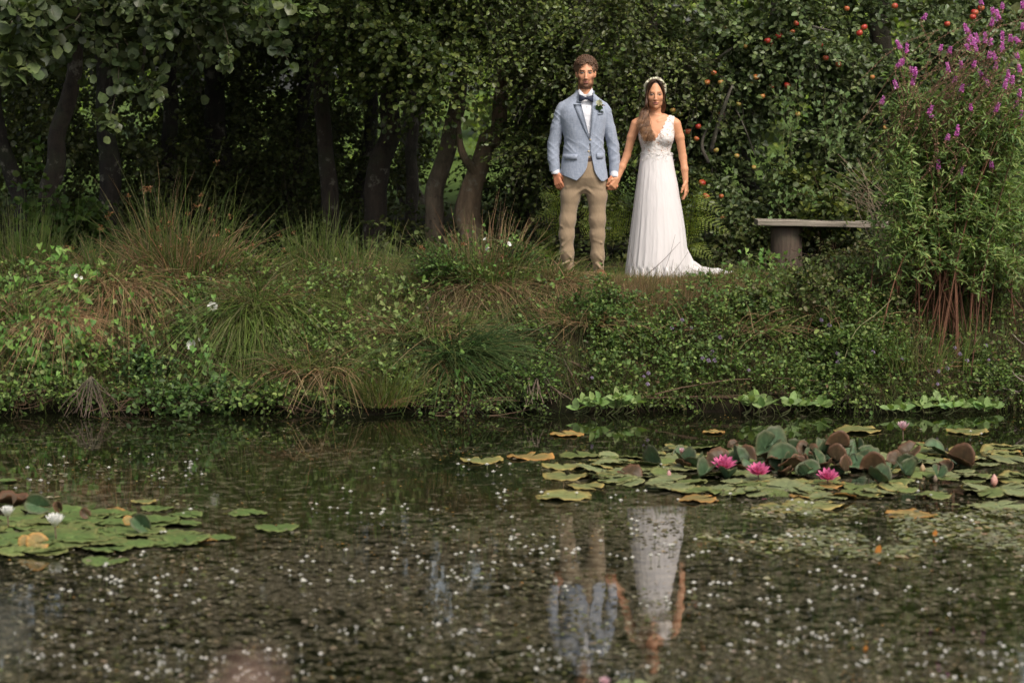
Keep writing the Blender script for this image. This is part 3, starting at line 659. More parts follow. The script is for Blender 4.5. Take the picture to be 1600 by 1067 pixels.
tussock('brown tangled dead stems on the slope between mint and brambles',B(1165,540,19.7),[green(.3,160,.35,(.2,1.2),.5),dry(.35,260,.4,(.4,1.4),.5)],21,name='grass_tuft')
tussock('thin green and tan grass pushing through the brambles under the bench',B(1290,500,19.9),[green(.4,200,.36,(0,1.0),.3),dry(.4,150,.36,(.2,1.2),.4)],22,name='grass_tuft')
tussock('grass and dry stems below the groom on the dark slope',B(905,530,19.75),[green(.3,160,.3,(.2,1.2),.5),dry(.3,240,.36,(.4,1.4),.6)],23,name='grass_tuft')
tussock('long pale grass falling over the dark slope left of the nettles',B(660,520,19.7),[green(.3,260,.5,(.3,1.3),.6),dry(.3,200,.45,(.4,1.4),.7)],24,name='grass_tuft')
tussock('green waterside rushes between the pale mound and the white flowers',B(430,600,19.3),[green(.28,320,.48,(.1,1.1),.5),dry(.2,90,.4)],25)
tussock('upright fresh rushes behind the pale mound',B(560,430,20.4),[green(.3,200,.55,(0,.6),.2),dry(.3,90,.5)],26)
tussock('sparse rushes standing at the left edge of the bank below the slim ones',B(20,520,19.7),[green(.3,200,.45,(.1,.9),.4),dry(.3,160,.4)],27)
# two long dark stalks in front of the skirt
rng=np.random.RandomState(3)
t=empty('dead_stalk',B(990,445),'thin dark stalks leaning across the hem of the white skirt','stalks')
mb=MB()
for a,b_ in (((996,448),(1063,378)),((1036,446),(1075,394)),((994,432),(980,372)),((1030,440),(1055,367)),((1040,440),(1052,405))):
    p0=P(*a,20.62); p0[2]=float(gz(p0[0],20.62)); p1=P(*b_,20.75); add_tube(mb,bez([p0,(p0+p1)/2+np.array([.01,0,-.01]),p1],6),np.linspace(.0035 if a[0]<1000 and b_[0]>1000 else .0018,.001,6),(.055,.035,.022),4)
mb.build('stalk',M['stem'],t)

# short turf on the bank top
def turf(name,label,regions,n,hgt,cols,seed,wid=.0016,kind='stuff'):
    rng=np.random.RandomState(seed); mb=MB()
    for (x0,x1,y0,y1,fr) in regions:
        m=int(n*fr); x=x0+(x1-x0)*rng.rand(m); y=y0+(y1-y0)*rng.rand(m)
        b=np.stack([x,y,gz(x,y)-.005],-1); h=hgt*(.5+rng.rand(m)); th=.7*rng.randn(m); a=rng.rand(m)*6.28
        d=np.stack([np.sin(th)*np.cos(a),np.sin(th)*np.sin(a),np.abs(np.cos(th))+.2],-1)
        tt=np.linspace(0,1,3)[None,:,None]; p=b[:,None]+d[:,None]*tt*h[:,None,None]; p[...,2]-=(tt[...,0]**2)*h[:,None]*.25
        c=pal(rng,cols,m,.3); add_strips(mb,p,np.full((m,3),wid)*(1-.8*tt[...,0]),np.repeat(c[:,None],3,1))
    return tag(mb.build(name,M['blade']),label,'grass',None,kind)
turf('grass','short mown grass on the flat top of the bank',[(-5,5,20.3,21.6,.55),(-6,6,21.6,24,.15),(.2,2.2,20.3,21.3,.30)],70000,.05,[(.11,.16,.04),(.15,.19,.05),(.20,.20,.075),(.09,.14,.035)],1,.0022)
turf('straw_litter','dead brown straw lying on the lip of the bank before the bride',[(.75,2.0,19.8,20.42,1)],4200,.10,DRY+[(.30,.17,.08),(.38,.26,.14)],2,.002)
turf('bank_grass','fine wild grass growing all over the slope of the bank',[(-5,5.2,19.15,20.45,.7),(-5,.2,19.15,20.45,.3)],34000,.15,GREEN_GRASS+[(.15,.11,.05),(.12,.08,.04)],4,.002)

def fringe(name,label,n,L,cols,seed,wid,tilt=(.5,1.5)):
    rng=np.random.RandomState(seed); x=-5.2+10.6*rng.rand(n); k=vnoise(x*2.2,0,0,seed)+.25*rng.randn(n)>.42; x=x[k]; m=len(x); y=shore(x)+.02+.22*rng.rand(m)
    b=np.stack([x,y,gz(x,y)+.05],-1); a=-1.57+.9*rng.randn(m); th=tilt[0]+(tilt[1]-tilt[0])*rng.rand(m); l=L*(.4+.7*rng.rand(m)); K=5
    d=np.stack([np.cos(a)*np.sin(th),np.sin(a)*np.sin(th),np.cos(th)],-1); tt=np.linspace(0,1,K)[None,:,None]; p=b[:,None]+d[:,None]*tt*l[:,None,None]; p[...,2]-=.8*tt[...,0]**2*l[:,None]; p[...,2]=np.maximum(p[...,2],-.02)
    mb=MB(); c=pal(rng,cols,m,.3); add_strips(mb,p,np.full((m,K),wid)*(1-.8*tt[...,0]),np.repeat(c[:,None],K,1)); return tag(mb.build(name,M['blade']),label,'grass',None,'stuff')
fringe('waterline_grass','wild grass and rootlets hanging over the waterline of the far bank',5200,.30,GREEN_GRASS+[(.07,.05,.03),(.13,.085,.045)],61,.0022)

# low tangled cover on the slope that nobody could count
def cover(name,label,xr,yr,n,size,cols,seed,h=.14,shape='oval',w=None,mask=None):
    rng=np.random.RandomState(seed); mb=MB()
    x=xr[0]+(xr[1]-xr[0])*rng.rand(n); y=yr[0]+(yr[1]-yr[0])*rng.rand(n)
    if mask is not None: k=mask(x,y,rng); x=x[k]; y=y[k]
    n=len(x)
    z=gz(x,y)+h*rng.rand(n)*(.5+vnoise(x*3,y*3,0,seed))
    b=np.stack([x,y-.05*rng.rand(n),np.maximum(z,.02)],-1)
    d=rng.randn(n,3)*.6; d[:,2]+=.8; d[:,1]-=.4
    twigs(mb,rng,b,d,.10,5,size,cols,shape,.3,.8,w=w,stems=mb,sr=.0015)
    return tag(mb.build(name,M['leaf']),label,'ground cover',None,'stuff')
def patchy(th,s=2.3,sd=3): return lambda x,y,rng:(vnoise(x*s,y*s,0,sd)+.15*rng.randn(len(x)))>th
cover('undergrowth','tangled small leafed undergrowth covering the slope',(-5.2,5.3),(19.05,20.5),7000,.028,GREEN_BRAM+[(.06,.05,.025),(.13,.09,.04)],51,.16,mask=lambda x,y,rng:patchy(.36)(x,y,rng)&~((x>.25)&(x<1.9)&(y>19.85))&~((x>.2)&(x<.8)&(y>20.25)))
cover('bank_herbs','mixed brighter herbs among the grasses of the left bank',(-5.2,.4),(19.1,20.2),1500,.036,[(.09,.15,.05),(.12,.19,.06),(.07,.12,.04),(.16,.22,.08)],54,.22,mask=patchy(.60,2.1,12))
cover('water_mint','low mint and forget me not cover spilling down to the water below the bride',(.6,3.0),(19.15,20.0),3600,.030,GREEN_BRAM+[(.07,.12,.045)],52,.30,mask=lambda x,y,rng:patchy(.40,3.1,9)(x,y,rng)&(y<19.85))
cover('shaded_undergrowth','dim ground plants on the wood floor behind the bank',(-6,6.5),(21.8,25.5),2600,.05,GREEN_DARK,53,.30)

# ---------------------------------------------------------------- bushes and brambles on the bank
BK='brambles and leafy clumps on the bank'
def off(px,py,Y,dz=0): q=P(px,py,Y); q[2]+=dz; return q
def bush(label,cl,size,cols,seed,name='bramble_bush',shape='oval',L=.16,droop=.2,stemcol=(.10,.06,.035),nl=7,cat='bush',w=None):
    b=np.array(cl[0][0]); b[2]=max(float(gz(b[0],b[1])),0)
    return shrub(label,cl,size,cols,seed,name,cat,BK,shape,L,nl,droop,16,stemcol,'leaf',w,base=b)
bush('bramble bush with many small leaves filling the slope below the bench stump',[C(1240,470,19.95,.42,.2,.25,260),C(1300,435,20.5,.35,.13,.25,200),C(1330,480,19.9,.35,.28,.25,280)],.040,[(.075,.105,.04),(.055,.075,.03),(.11,.14,.06),(.13,.12,.05)],201)
bush('bramble mound sloping to the water right of the mint',[C(1290,560,19.6,.40,.23,.2,270),C(1230,600,19.45,.25,.14,.15,130),C(1360,590,19.5,.35,.2,.2,210)],.042,GREEN_BRAM+[(.09,.13,.05)],202)
bush('olive bramble growing over the right end of the bench plank',[C(1420,385,21.2,.25,.26,.3,230),C(1360,388,21.4,.2,.10,.2,90),C(1300,398,21.3,.22,.10,.15,110),C(1360,430,20.8,.35,.2,.25,240)],.036,[(.07,.085,.035),(.095,.11,.045),(.05,.07,.03),(.13,.12,.05)],203)
bush('leafy thicket with yellowing leaves behind the bench plank',[C(1300,300,22.1,.5,.25,.25,300),C(1240,330,22.3,.3,.2,.2,150)],.05,[(.06,.085,.03),(.10,.12,.035),(.05,.07,.028)],204,shape='round',L=.2)
bush('rounded clump of mint like leaves below the hem of the bride',[C(1040,560,19.6,.35,.22,.2,400),C(980,530,19.8,.22,.22,.2,180),C(1090,590,19.5,.28,.15,.15,200)],.028,GREEN_BRAM+[(.08,.13,.05)],205,name='mint_clump')
bush('green nettle clump at the lip of the bank before the groom',[C(910,475,20.15,.25,.11,.2,300),C(880,462,20.3,.2,.06,.15,100),C(950,500,19.9,.25,.15,.2,220)],.032,[(.045,.09,.025),(.06,.11,.03),(.04,.07,.02)],206,name='nettle_clump')
bush('dark leafy clump on the slope between straw skirt and nettles',[C(850,560,19.6,.3,.18,.2,260),C(890,520,19.8,.2,.15,.2,160)],.028,[(.035,.065,.02),(.05,.085,.025),(.07,.06,.03)],207)
bush('dark green bramble at the water edge below the left white flower',[C(215,560,19.55,.30,.16,.2,240),C(260,600,19.4,.32,.14,.18,280),C(180,540,19.6,.25,.14,.2,130),C(330,610,19.3,.2,.08,.12,90)],.040,[(.035,.07,.03),(.05,.09,.035),(.03,.055,.025)],208)
bush('leafy growth at the bottom right corner of the bank with pale mauve flowers',[C(1480,580,19.6,.4,.2,.2,330),C(1560,560,19.7,.35,.25,.2,330),C(1590,600,19.5,.25,.2,.2,200)],.036,GREEN_BRAM,209)
bush('green bush at the right edge behind the loosestrife stems',[C(1570,430,20.4,.35,.45,.3,430),C(1600,330,20.5,.3,.3,.3,240),C(1540,480,20.2,.25,.25,.2,200)],.040,GREEN_BRAM+[(.08,.09,.04)],210)
bush('small nettles and grass between straw litter and bench',[C(1150,450,20.4,.2,.12,.2,150),C(1180,500,19.9,.25,.16,.2,200),C(1110,490,20,.2,.12,.15,130)],.030,GREEN_BRAM,211,name='nettle_clump')
bush('leafy tuft growing through the top of the tussock left of the groom',[C(720,430,20.2,.28,.16,.25,260),C(790,420,20.3,.2,.12,.2,150),C(690,400,20.5,.15,.1,.15,80)],.026,[(.05,.10,.028),(.065,.12,.035),(.04,.075,.02)],212,name='bedstraw_clump')
bush('dark fine leafed growth under the straw skirt',[C(760,570,19.5,.35,.12,.18,240),C(650,480,19.9,.2,.15,.2,150)],.026,[(.035,.065,.02),(.05,.08,.025)],213,name='bedstraw_clump')
bush('shaded brambles between the fern and the bench stump',[C(1150,380,22.3,.35,.25,.25,260),C(1180,410,21.9,.25,.12,.2,150)],.040,GREEN_DARK+[(.05,.08,.03)],214)

bush('fresh green nettles at the foot of the tallest rushes',[C(290,500,19.8,.3,.16,.2,170),C(250,470,20.0,.25,.12,.2,120),C(330,450,20.1,.2,.1,.15,80)],.040,GREEN_BRAM+[(.10,.16,.05)],215,name='nettle_clump')
bush('mixed green weeds hiding the bank below the pale bindweed mound',[C(540,560,19.4,.4,.18,.15,230),C(620,590,19.25,.25,.12,.12,120),C(450,590,19.2,.25,.12,.12,110)],.036,GREEN_BRAM+[(.12,.16,.07)],216,name='weed_clump')
bush('broad green weeds hanging over the water at the left edge',[C(40,590,19.3,.35,.12,.12,150),C(120,570,19.35,.25,.12,.12,110)],.045,GREEN_BRAM,217,name='weed_clump')
bush('bright ground ivy spilling into the water right of the long sedge',[C(800,600,19.2,.3,.12,.12,170),C(760,540,19.5,.25,.14,.15,140)],.030,[(.07,.12,.035),(.09,.15,.045),(.05,.09,.03)],218,name='weed_clump')
bush('leafy weeds trailing into the water below the bride',[C(1000,620,19.2,.3,.08,.12,150),C(1100,622,19.2,.25,.07,.12,130),C(1330,618,19.25,.3,.09,.12,160)],.032,GREEN_BRAM,219,name='weed_clump')
bush('leafy weeds trailing into the water at the bottom right of the bank',[C(1450,605,19.3,.3,.08,.12,150),C(1550,608,19.3,.25,.1,.12,150)],.032,GREEN_BRAM,220,name='weed_clump')
bush('pale green weeds among the rushes left of the pale mound',[C(400,440,20.2,.25,.1,.2,110),C(440,500,19.8,.2,.15,.15,120)],.038,[(.10,.15,.05),(.12,.17,.06)],221,name='weed_clump')

bush('dark broad leaves dipping into the water between the roots and the white flowers',[C(200,622,19.0,.3,.07,.1,110),C(290,628,18.98,.25,.05,.1,90)],.045,[(.05,.09,.035),(.07,.12,.04)],222,name='weed_clump')
bush('ragged green growth dipping into the water under the dull bindweed mound',[C(480,628,18.95,.3,.06,.1,110),C(400,618,19.0,.2,.08,.1,90)],.036,GREEN_BRAM,223,name='weed_clump')
bush('low green growth over the waterline at the far left corner',[C(20,620,19.0,.3,.07,.1,110),C(70,612,19.0,.2,.06,.1,60)],.040,GREEN_BRAM,224,name='weed_clump')
bush('fine leafed growth dipping into the water left of the pale bare roots',[C(720,625,19.0,.3,.07,.1,120),C(790,628,19.0,.2,.05,.1,80)],.030,GREEN_BRAM,225,name='weed_clump')

# bindweed: vines with arrow shaped leaves hanging over the slope
BWL=[(.09,.18,.05),(.12,.22,.065),(.07,.145,.042),(.16,.25,.085)]
def bindweed(label,vines,seed,size=.062,n=16,flowers=(),cols=BWL):
    rng=np.random.RandomState(seed)
    b=P(*vines[0][0]); b[2]=max(float(gz(b[0],b[1])),0)
    t=empty('bindweed',b,label,'climbing plant','bindweed trailing over the bank')
    lf=MB(); st=MB()
    for vn in vines:
        for rep in range(4):
            pts=[P(*q)+rng.randn(3)*.05 for q in vn]; c=bez(pts,n*2)
            c=c+np.cumsum(rng.randn(*c.shape)*.007,0)
            add_tube(st,c,.0025,(.09,.09,.035),3,False)
            k=rng.rand(n*2)<.62; p=c[k]; m=len(p)
            pet=rng.randn(m,3)*np.array([.06,.03,.04])+np.array([0,-.05,.0])
            d=rng.randn(m,3)*.45+np.array([0,-.35,-.75]); nn=rng.randn(m,3)*.35+np.array([0,-.75,.55])
            add_leaves(lf,p+pet,d,nn,size*(.55+.65*rng.rand(m)),pal(rng,cols,m,.2),'heart')
            add_strips(st,np.stack([p,p+pet],1),np.full((m,2),.0013),np.array((.09,.10,.04)))
    lf.build('leaves',M['leaf'],t); st.build('vine',M['stem'],t)
    for kk,(px,py,Y,r,face) in enumerate(flowers): bell(t,P(px,py,Y),r,face)
    return t
def bell(parent,c,r,face):
    """trumpet flower; face = direction the mouth looks"""
    mb=MB(); K=8;S=20; f=norm(np.array(face,float)); a=norm(np.cross(f,[0.1,0,1])); b=np.cross(f,a); v=[];cc=[]
    for i in range(K):
        u=i/(K-1); rr=r*(.10+.25*u+.65*u**3.2); ax_=-r*1.15*(1-u)+ (0 if i<K-1 else -r*.05)
        for j in range(S):
            th=j/S*6.283; q=rr*(1+.05*math.cos(5*th)*u)
            v.append(np.array(c)+f*ax_+a*q*math.cos(th)+b*q*math.sin(th)); cc.append((.80,.79,.74) if u>.35 else (.62,.66,.40))
    idx=np.arange(K*S).reshape(K,S)
    mb.add(v,np.stack([idx[:-1],np.roll(idx,-1,1)[:-1],np.roll(idx,-1,1)[1:],idx[1:]],-1).reshape(-1,4),np.array(cc))
    return mb.build('flower',M['petal'],parent)
bindweed('bright green bindweed curtain covering the left edge of the bank',[[(10,430,20.0),(20,500,19.6),(30,560,19.4)],[(30,480,19.7),(60,540,19.4),(90,600,19.2)],[(5,440,20),(-20,520,19.6),(10,600,19.2)],[(60,450,19.9),(40,520,19.5),(120,590,19.2)]],301,n=20)
bindweed('bindweed with bright leaves tumbling over the brown straw beside the tallest rushes',[[(88,395,20.2),(110,440,19.9),(130,520,19.5)],[(100,430,20),(90,480,19.7),(110,560,19.4)],[(120,410,20.1),(150,450,19.9),(95,500,19.6)],[(70,500,19.6),(120,540,19.4),(90,590,19.2)],[(130,440,19.9),(70,470,19.8),(60,420,20.1)]],302,n=18,flowers=[(119,431,19.7,.018,(-.3,-.8,.3)),(127,434,19.7,.013,(.4,-.7,.2))])
bindweed('bindweed thread with two large white open flowers in front of the dark grass',[[(310,450,19.85),(305,500,19.6),(325,560,19.35)],[(330,470,19.75),(330,540,19.5),(310,600,19.25)],[(300,540,19.5),(330,580,19.3),(370,615,19.1)]],303,n=9,size=.05,flowers=[(332,479,19.62,.040,(.15,-.9,.45)),(298,538,19.42,.042,(-.45,-.75,.35)),(312,530,19.45,.014,(.4,-.7,.5))])
bindweed('pale bindweed mound smothering the bank in the middle left',[[(470,440,20.2),(480,500,19.8),(490,560,19.4)],[(520,440,20.2),(540,500,19.8),(540,560,19.4)],[(560,430,20.3),(590,480,19.9),(600,540,19.5)],[(600,440,20.2),(640,490,19.8),(660,560,19.4)],[(500,420,20.3),(570,460,20),(620,520,19.6)],[(480,480,19.9),(520,530,19.6),(580,600,19.2)],[(440,450,20.1),(470,520,19.6),(450,590,19.3)],[(520,560,19.5),(590,570,19.4),(640,600,19.2)]],304,size=.05,n=22,cols=[(.13,.18,.07),(.155,.21,.085),(.11,.15,.06),(.19,.24,.11)])
bindweed('bindweed sprawling over the straw between the bright left curtain and the white flowers',[[(180,440,19.95),(200,490,19.7),(170,550,19.45)],[(220,430,20.1),(250,480,19.8),(240,540,19.5)],[(150,500,19.7),(200,560,19.4),(260,590,19.25)]],310,n=12,size=.05)
bindweed('bindweed with dull leaves across the green mound right of the white flowers',[[(370,440,20.1),(400,490,19.8),(390,550,19.5)],[(430,430,20.2),(420,500,19.7),(450,560,19.4)]],311,n=12,size=.045,cols=[(.09,.15,.05),(.12,.18,.06)])
bindweed('bindweed strand reaching down beside the long sedge blades',[[(640,520,19.6),(690,560,19.4),(730,600,19.15)],[(660,540,19.5),(720,570,19.3),(740,545,19.35)]],305,n=10,size=.055)
bindweed('bindweed over the tussock left of the groom with small white trumpets on top',[[(700,400,20.3),(740,385,20.2),(800,385,20.2)],[(690,420,20.3),(720,410,20.2),(760,405,20.1)]],306,n=9,size=.032,flowers=[(760,387,20.0,.024,(-.9,-.4,.1)),(757,373,20.1,.016,(-.6,-.3,.7)),(796,381,20.0,.020,(.6,-.5,.4))])
bindweed('bindweed leaves straggling over the bank between bench and straw litter',[[(1130,450,20.2),(1160,470,20),(1190,500,19.8)],[(1150,420,20.5),(1180,430,20.4),(1160,480,19.9)],[(1190,395,21.4),(1215,400,21.4),(1225,420,21.3)]],307,n=8,size=.05)
bindweed('light green bindweed climbing the front of the apple tree',[[(1215,290,22.1),(1225,230,22.0),(1235,170,22.0),(1228,130,22.1)],[(1290,240,22.0),(1300,200,22.0),(1310,150,22.1)],[(1225,330,22.0),(1245,300,22.0),(1290,320,21.9)]],308,n=16,size=.05,cols=[(.09,.14,.06),(.075,.12,.045)])
bindweed('shaded bindweed leaves at the waterline under the left bramble',[[(300,585,19.25),(330,620,19.05),(370,625,19.0)],[(350,600,19.15),(390,610,19.05),(420,600,19.1)]],309,n=8,size=.06,cols=[(.045,.09,.035),(.06,.11,.04)])  # shade put into darker leaf colours than the other vines

# ferns behind the couple
def fern(label,base,fronds,seed):
    rng=np.random.RandomState(seed); t=empty('fern',base,label,'fern','ferns behind the couple')
    for (tip,arch) in fronds:
        mb=MB(); p0=np.array(base); p2=np.array(tip); c=bez([p0,(p0+np.array(arch))/2+np.array([0,.03,.02]),np.array(arch),p2],26)[6:]
        add_tube(mb,c,np.linspace(.004,.001,20),(.09,.10,.03),3,False)
        T=norm(np.gradient(c,axis=0)); up=np.array([0,-.75,.65]); S=norm(np.cross(T,up))
        for i in range(3,20):
            u=i/19; pl=.125*np.sin(np.clip((u-.1)/.9,0,1)**.75*math.pi)**.8*np.linalg.norm(p2-p0)/.7+.008
            for s in (-1,1):
                d=norm(S[i]*s+T[i]*.45+np.array([0,0,-.12])+.03*rng.randn(3)); m=7
                w_=np.linspace(.05,1,m); pos=c[i]+d*pl*w_[:,None]; pos[:,2]-=.12*pl*w_**2
                for q in (-1,1):
                    dd=np.repeat((T[i]*q*.8+d*.55)[None],m,0)
                    add_leaves(mb,pos,dd,np.repeat((np.cross(S[i],T[i])*(-1)+np.array([0,-.5,.5]))[None],m,0)+.1*rng.randn(m,3),.115*pl*(1-.6*w_)+.003,pal(rng,[(.17,.22,.05),(.22,.26,.07),(.13,.18,.04)],m,.15),'oval')
        mb.build('frond',M['leaf'],t)
    return t
def F_(px,py,Y,mx,my): return (P(px,py,Y),P(mx,my,Y+.08))
fern('fern with arching yellow green fronds right of the white skirt',B(1070,415,21.7),[F_(1108,266,21.4,1082,330),F_(1124,330,21.3,1086,308),F_(1137,362,21.2,1088,342),F_(1112,402,21.2,1082,382),F_(1062,300,21.8,1068,350)],401)
fern('fern behind the knees of the groom with fronds to the left',B(885,415,21.9),[F_(843,308,21.5,872,312),F_(838,342,21.4,872,332),F_(868,292,21.8,880,330)],402)
fern('fern filling the gap between groom and bride',B(952,420,21.9),[F_(940,365,21.5,952,300),F_(972,392,21.4,962,330),F_(928,300,21.8,940,350),F_(978,300,21.9,966,340),F_(905,320,22,925,350)],403)
fern('small fern tucked under the left side of the groom',B(868,425,21.6),[F_(838,360,21.3,860,372),F_(842,398,21.2,862,392)],404)

# ---------------------------------------------------------------- purple loosestrife
SP=[(1533,3),(1551,17),(1566,10),(1559,24),(1550,35),(1445,27),(1404,70),(1417,77),(1410,98),(1424,110),(1430,113),(1427,126),(1399,132),(1379,157),(1470,76),(1484,79),(1509,45),(1514,60),(1526,60),(1539,60),(1524,74),(1522,101),(1502,101),
(1481,106),(1531,114),(1546,87),(1554,88),(1556,103),(1566,56),(1566,73),(1579,60),(1589,63),(1589,88),(1593,108),(1542,128),(1571,131),(1582,125),(1593,146),(1587,166),(1595,180),(1558,169),(1503,138),(1492,125),(1517,169),(1454,171),
(1454,180),(1481,215),(1496,205),(1466,258),(1502,268),(1549,257),(1598,8),(1514,52),(1520,66),(1512,74),(1598,42),(1548,66),(1405,100),(1575,118)]
rng=np.random.RandomState(77)
lb=B(1475,520,19.9); t=empty('purple_loosestrife',lb,'tall loosestrife with magenta flower spikes and rusty stems leaning over the right bank','flowering plant')
st=MB(); lf=MB(); seedmb=MB()
LG=[(.105,.165,.065),(.145,.21,.085),(.08,.13,.05),(.19,.25,.11)]
for k in range(100):
    b=lb+np.array([rng.randn()*.24,rng.randn()*.16,0]); b[2]=max(float(gz(b[0],b[1])),0)
    px=1385+225*rng.rand(); py=70+240*rng.rand()+.22*abs(px-1490); e=P(px,py,19.75+.5*rng.rand()-.15)
    mid=b+(e-b)*.5+np.array([-.12*np.sign(e[0]-b[0])*rng.rand(),0,.12*rng.rand()])
    c=bez([b,mid,e],16); add_tube(st,c,np.linspace(.006,.0025,16),np.array((.17,.075,.04))*(.5+.6*rng.rand()),5,False)
    i0=5+rng.randint(0,4)
    for i in range(i0,16):
        m=9; q=c[i]+rng.randn(m,3)*.02; T=c[min(i+1,15)]-c[i-1]; d=norm(rng.randn(m,3))+norm(T)*.4; d[:,2]*=.6
        add_leaves(lf,q+.0*d,d,rng.randn(m,3)*.4+np.array([0,-.3,.9]),.075*(.6+.6*rng.rand(m)),pal(rng,LG,m,.2),'lance')
    # short side shoots
    m=5; ks=rng.randint(i0,16,m); twigs(lf,rng,c[ks],rng.randn(m,3)+np.array([0,-.2,.6]),.14,10,.05,LG,'lance',.1,.8,stems=st,stemcol=(.14,.08,.04),sr=.0016)
for k in range(250):   # side growth low on the plant
    q=P(1385+215*rng.rand(),150+290*rng.rand(),19.55+.5*rng.rand()); m=4
    twigs(lf,rng,np.repeat(q[None],m,0),rng.randn(m,3)+np.array([0,-.3,.5]),.16,10,.06,LG,'lance',.15,.8,stems=st,stemcol=(.16,.08,.04),sr=.002)
st.build('stem',M['stem'],t); lf.build('leaves',M['leaf'],t)
def flower_spike(mb,base,tip,rng,L):
    d=norm(np.array(tip)-np.array(base)); n=int(95*L/.07); u=rng.rand(n); a=rng.rand(n)*6.28
    A=norm(np.cross(d,[.2,1,.1])); Bv=np.cross(d,A); rad=norm(A[None]*np.cos(a)[:,None]+Bv[None]*np.sin(a)[:,None])
    pos=np.array(base)+d*(u*L)[:,None]+rad*.004; sz=.019*(1.1-.45*u)
    add_leaves(mb,pos,rad+d*.5+.4*rng.randn(n,3),rng.randn(n,3)*.5+d,sz,pal(rng,[(.74,.22,.62),(.80,.32,.70),(.62,.14,.52),(.86,.46,.78)],n,.2),'oval')
for (px,py) in SP:
    Yk=19.35+.35*rng.rand(); q=P(px,py,Yk); side=-1 if px<1470 else 1
    top=np.array([.35*rng.randn(),.1*rng.randn(),1.0]); top=norm(top); L=.048+.036*rng.rand()
    bs=q-top*L*.5
    # the long brown stalk of spent seed capsules
    if py<200: src=P(px-70-60*rng.rand() if px>1490 else px-15-30*rng.rand(),py+110+60*rng.rand(),Yk+.2); m1=P(px-25-20*rng.rand() if px>1490 else px+8,py+50+25*rng.rand(),Yk+.05)
    else: src=P(px-25,py+95,Yk+.15); m1=P(px+12*rng.randn(),py+40,Yk+.05)
    c=bez([src,m1,bs-top*.03,bs],22); add_tube(seedmb,c,.0022,(.17,.10,.06),4,False)
    m=90; uu=rng.randint(4,22,m); rd=norm(rng.randn(m,3)); add_leaves(seedmb,c[uu]+rng.randn(m,3)*.004,rd,rng.randn(m,3),.011,pal(rng,[(.27,.16,.09),(.21,.12,.07),(.33,.21,.12),(.27,.14,.10)],m,.25),'oval')
    mb=MB(); flower_spike(mb,bs,q+top*L,rng,L); mb.build('flower_spike',M['petal'],t)
for k in range(26):   # more seed stalks crossing the top right
    px=1450+160*rng.rand(); py=20+150*rng.rand(); q=P(px,py,19.5+.5*rng.rand())
    src=P(px-90-60*rng.rand(),py+70+90*rng.rand(),19.8); c=bez([src,(src+q)/2+np.array([-.02,0,.06]),q],20); add_tube(seedmb,c,.002,(.17,.10,.06),4,False)
    m=90; uu=rng.randint(2,20,m); rd=norm(rng.randn(m,3)); add_leaves(seedmb,c[uu]+rng.randn(m,3)*.004,rd,rng.randn(m,3),.010,pal(rng,[(.27,.16,.09),(.21,.12,.07),(.33,.21,.12)],m,.25),'oval')
seedmb.build('seed_stalk',M['stem'],t)

# pale dead stalks left of it
b=B(1400,400,20.6); t=empty('dead_stalk',b,'pale dead seed stalks fanning left from the loosestrife above the bench','stalks'); mb=MB()
for k in range(26):
    tip=P(1296+80*rng.rand(),238+75*rng.rand(),20.9+.3*rng.rand()) if k<17 else P(1285+60*rng.rand(),285+30*rng.rand(),21+.2*rng.rand()); e=P(1395+20*rng.randn(),330+20*rng.rand(),20.7)
    c=bez([b+rng.randn(3)*.05,e,(e+tip)/2+np.array([0,0,.03*rng.rand()]),tip],18); add_tube(mb,c,np.linspace(.003,.0012,18),(.26,.20,.13),4,False)
    m=26; uu=rng.randint(8,18,m); add_leaves(mb,c[uu],rng.randn(m,3),rng.randn(m,3),.009,pal(rng,[(.26,.19,.12),(.2,.14,.09)],m),'oval')
mb.build('stalk',M['stem'],t)

# ---------------------------------------------------------------- water edge plants, roots, twigs
def bogbean(label,pts,seed):
    rng=np.random.RandomState(seed); b=W(*pts[0]); t=empty('bogbean',(*b[:2],0),label,'water plant','bogbean clumps at the water edge')
    lf=MB(); st=MB()
    for (px,py,w_,n) in pts if len(pts[0])>2 else []: pass
    return t
def bogbean(label,spots,seed):
    rng=np.random.RandomState(seed); b=W(spots[0][0],636); t=empty('bogbean',(b[0],b[1],0),label,'water plant','bogbean clumps at the water edge')
    lf=MB(); st=MB()
    for (px,py,w_,n) in spots:
        c=W(px,640); c[1]=float(shore(c[0]))-.10
        for k in range(int(n*.7)):
            q=c+np.array([w_*rng.randn(),.07*rng.randn(),0]); h=.02+(631-py)/260*(.4+.8*rng.rand()); e=q+np.array([.05*rng.randn(),-.04,max(.03,h)])
            add_tube(st,bez([q-np.array([.04,0,0]),(q+e)/2+np.array([0,0,-.01]),e],6),.0035,(.13,.14,.06),4,False)
            a0=rng.rand()*.6-.3
            for j in (-1,0,1):
                a=a0+j*1.15; d=np.array([[math.sin(a),-.35+.3*rng.randn(),math.cos(a)*.55+.15]])
                add_leaves(lf,e[None],d,np.array([[0,-.6,.9]])+.3*rng.randn(1,3),.085*(.8+.4*rng.rand()),pal(rng,[(.17,.25,.12),(.14,.21,.09),(.21,.28,.15)],1,.15),'oval')
    lf.build('leaves',M['leaf'],t); st.build('stem',M['stem'],t); return t
bogbean('pale green bogbean leaves at the waterline right of the dangling roots',[(905,615,.04,6),(940,603,.06,10),(968,610,.05,8),(985,600,.04,5)],501)
bogbean('pale bogbean clump in the water below the bride',[(1165,610,.04,8),(1190,602,.05,9)],502)
bogbean('pale bogbean clump just right of the one below the bride',[(1225,612,.05,7),(1250,620,.05,8),(1280,618,.04,6)],503)
bogbean('row of pale bogbean leaves in the water below the loosestrife',[(1405,625,.05,8),(1440,620,.05,8),(1480,616,.06,10),(1505,622,.05,7),(1540,625,.05,9)],504)
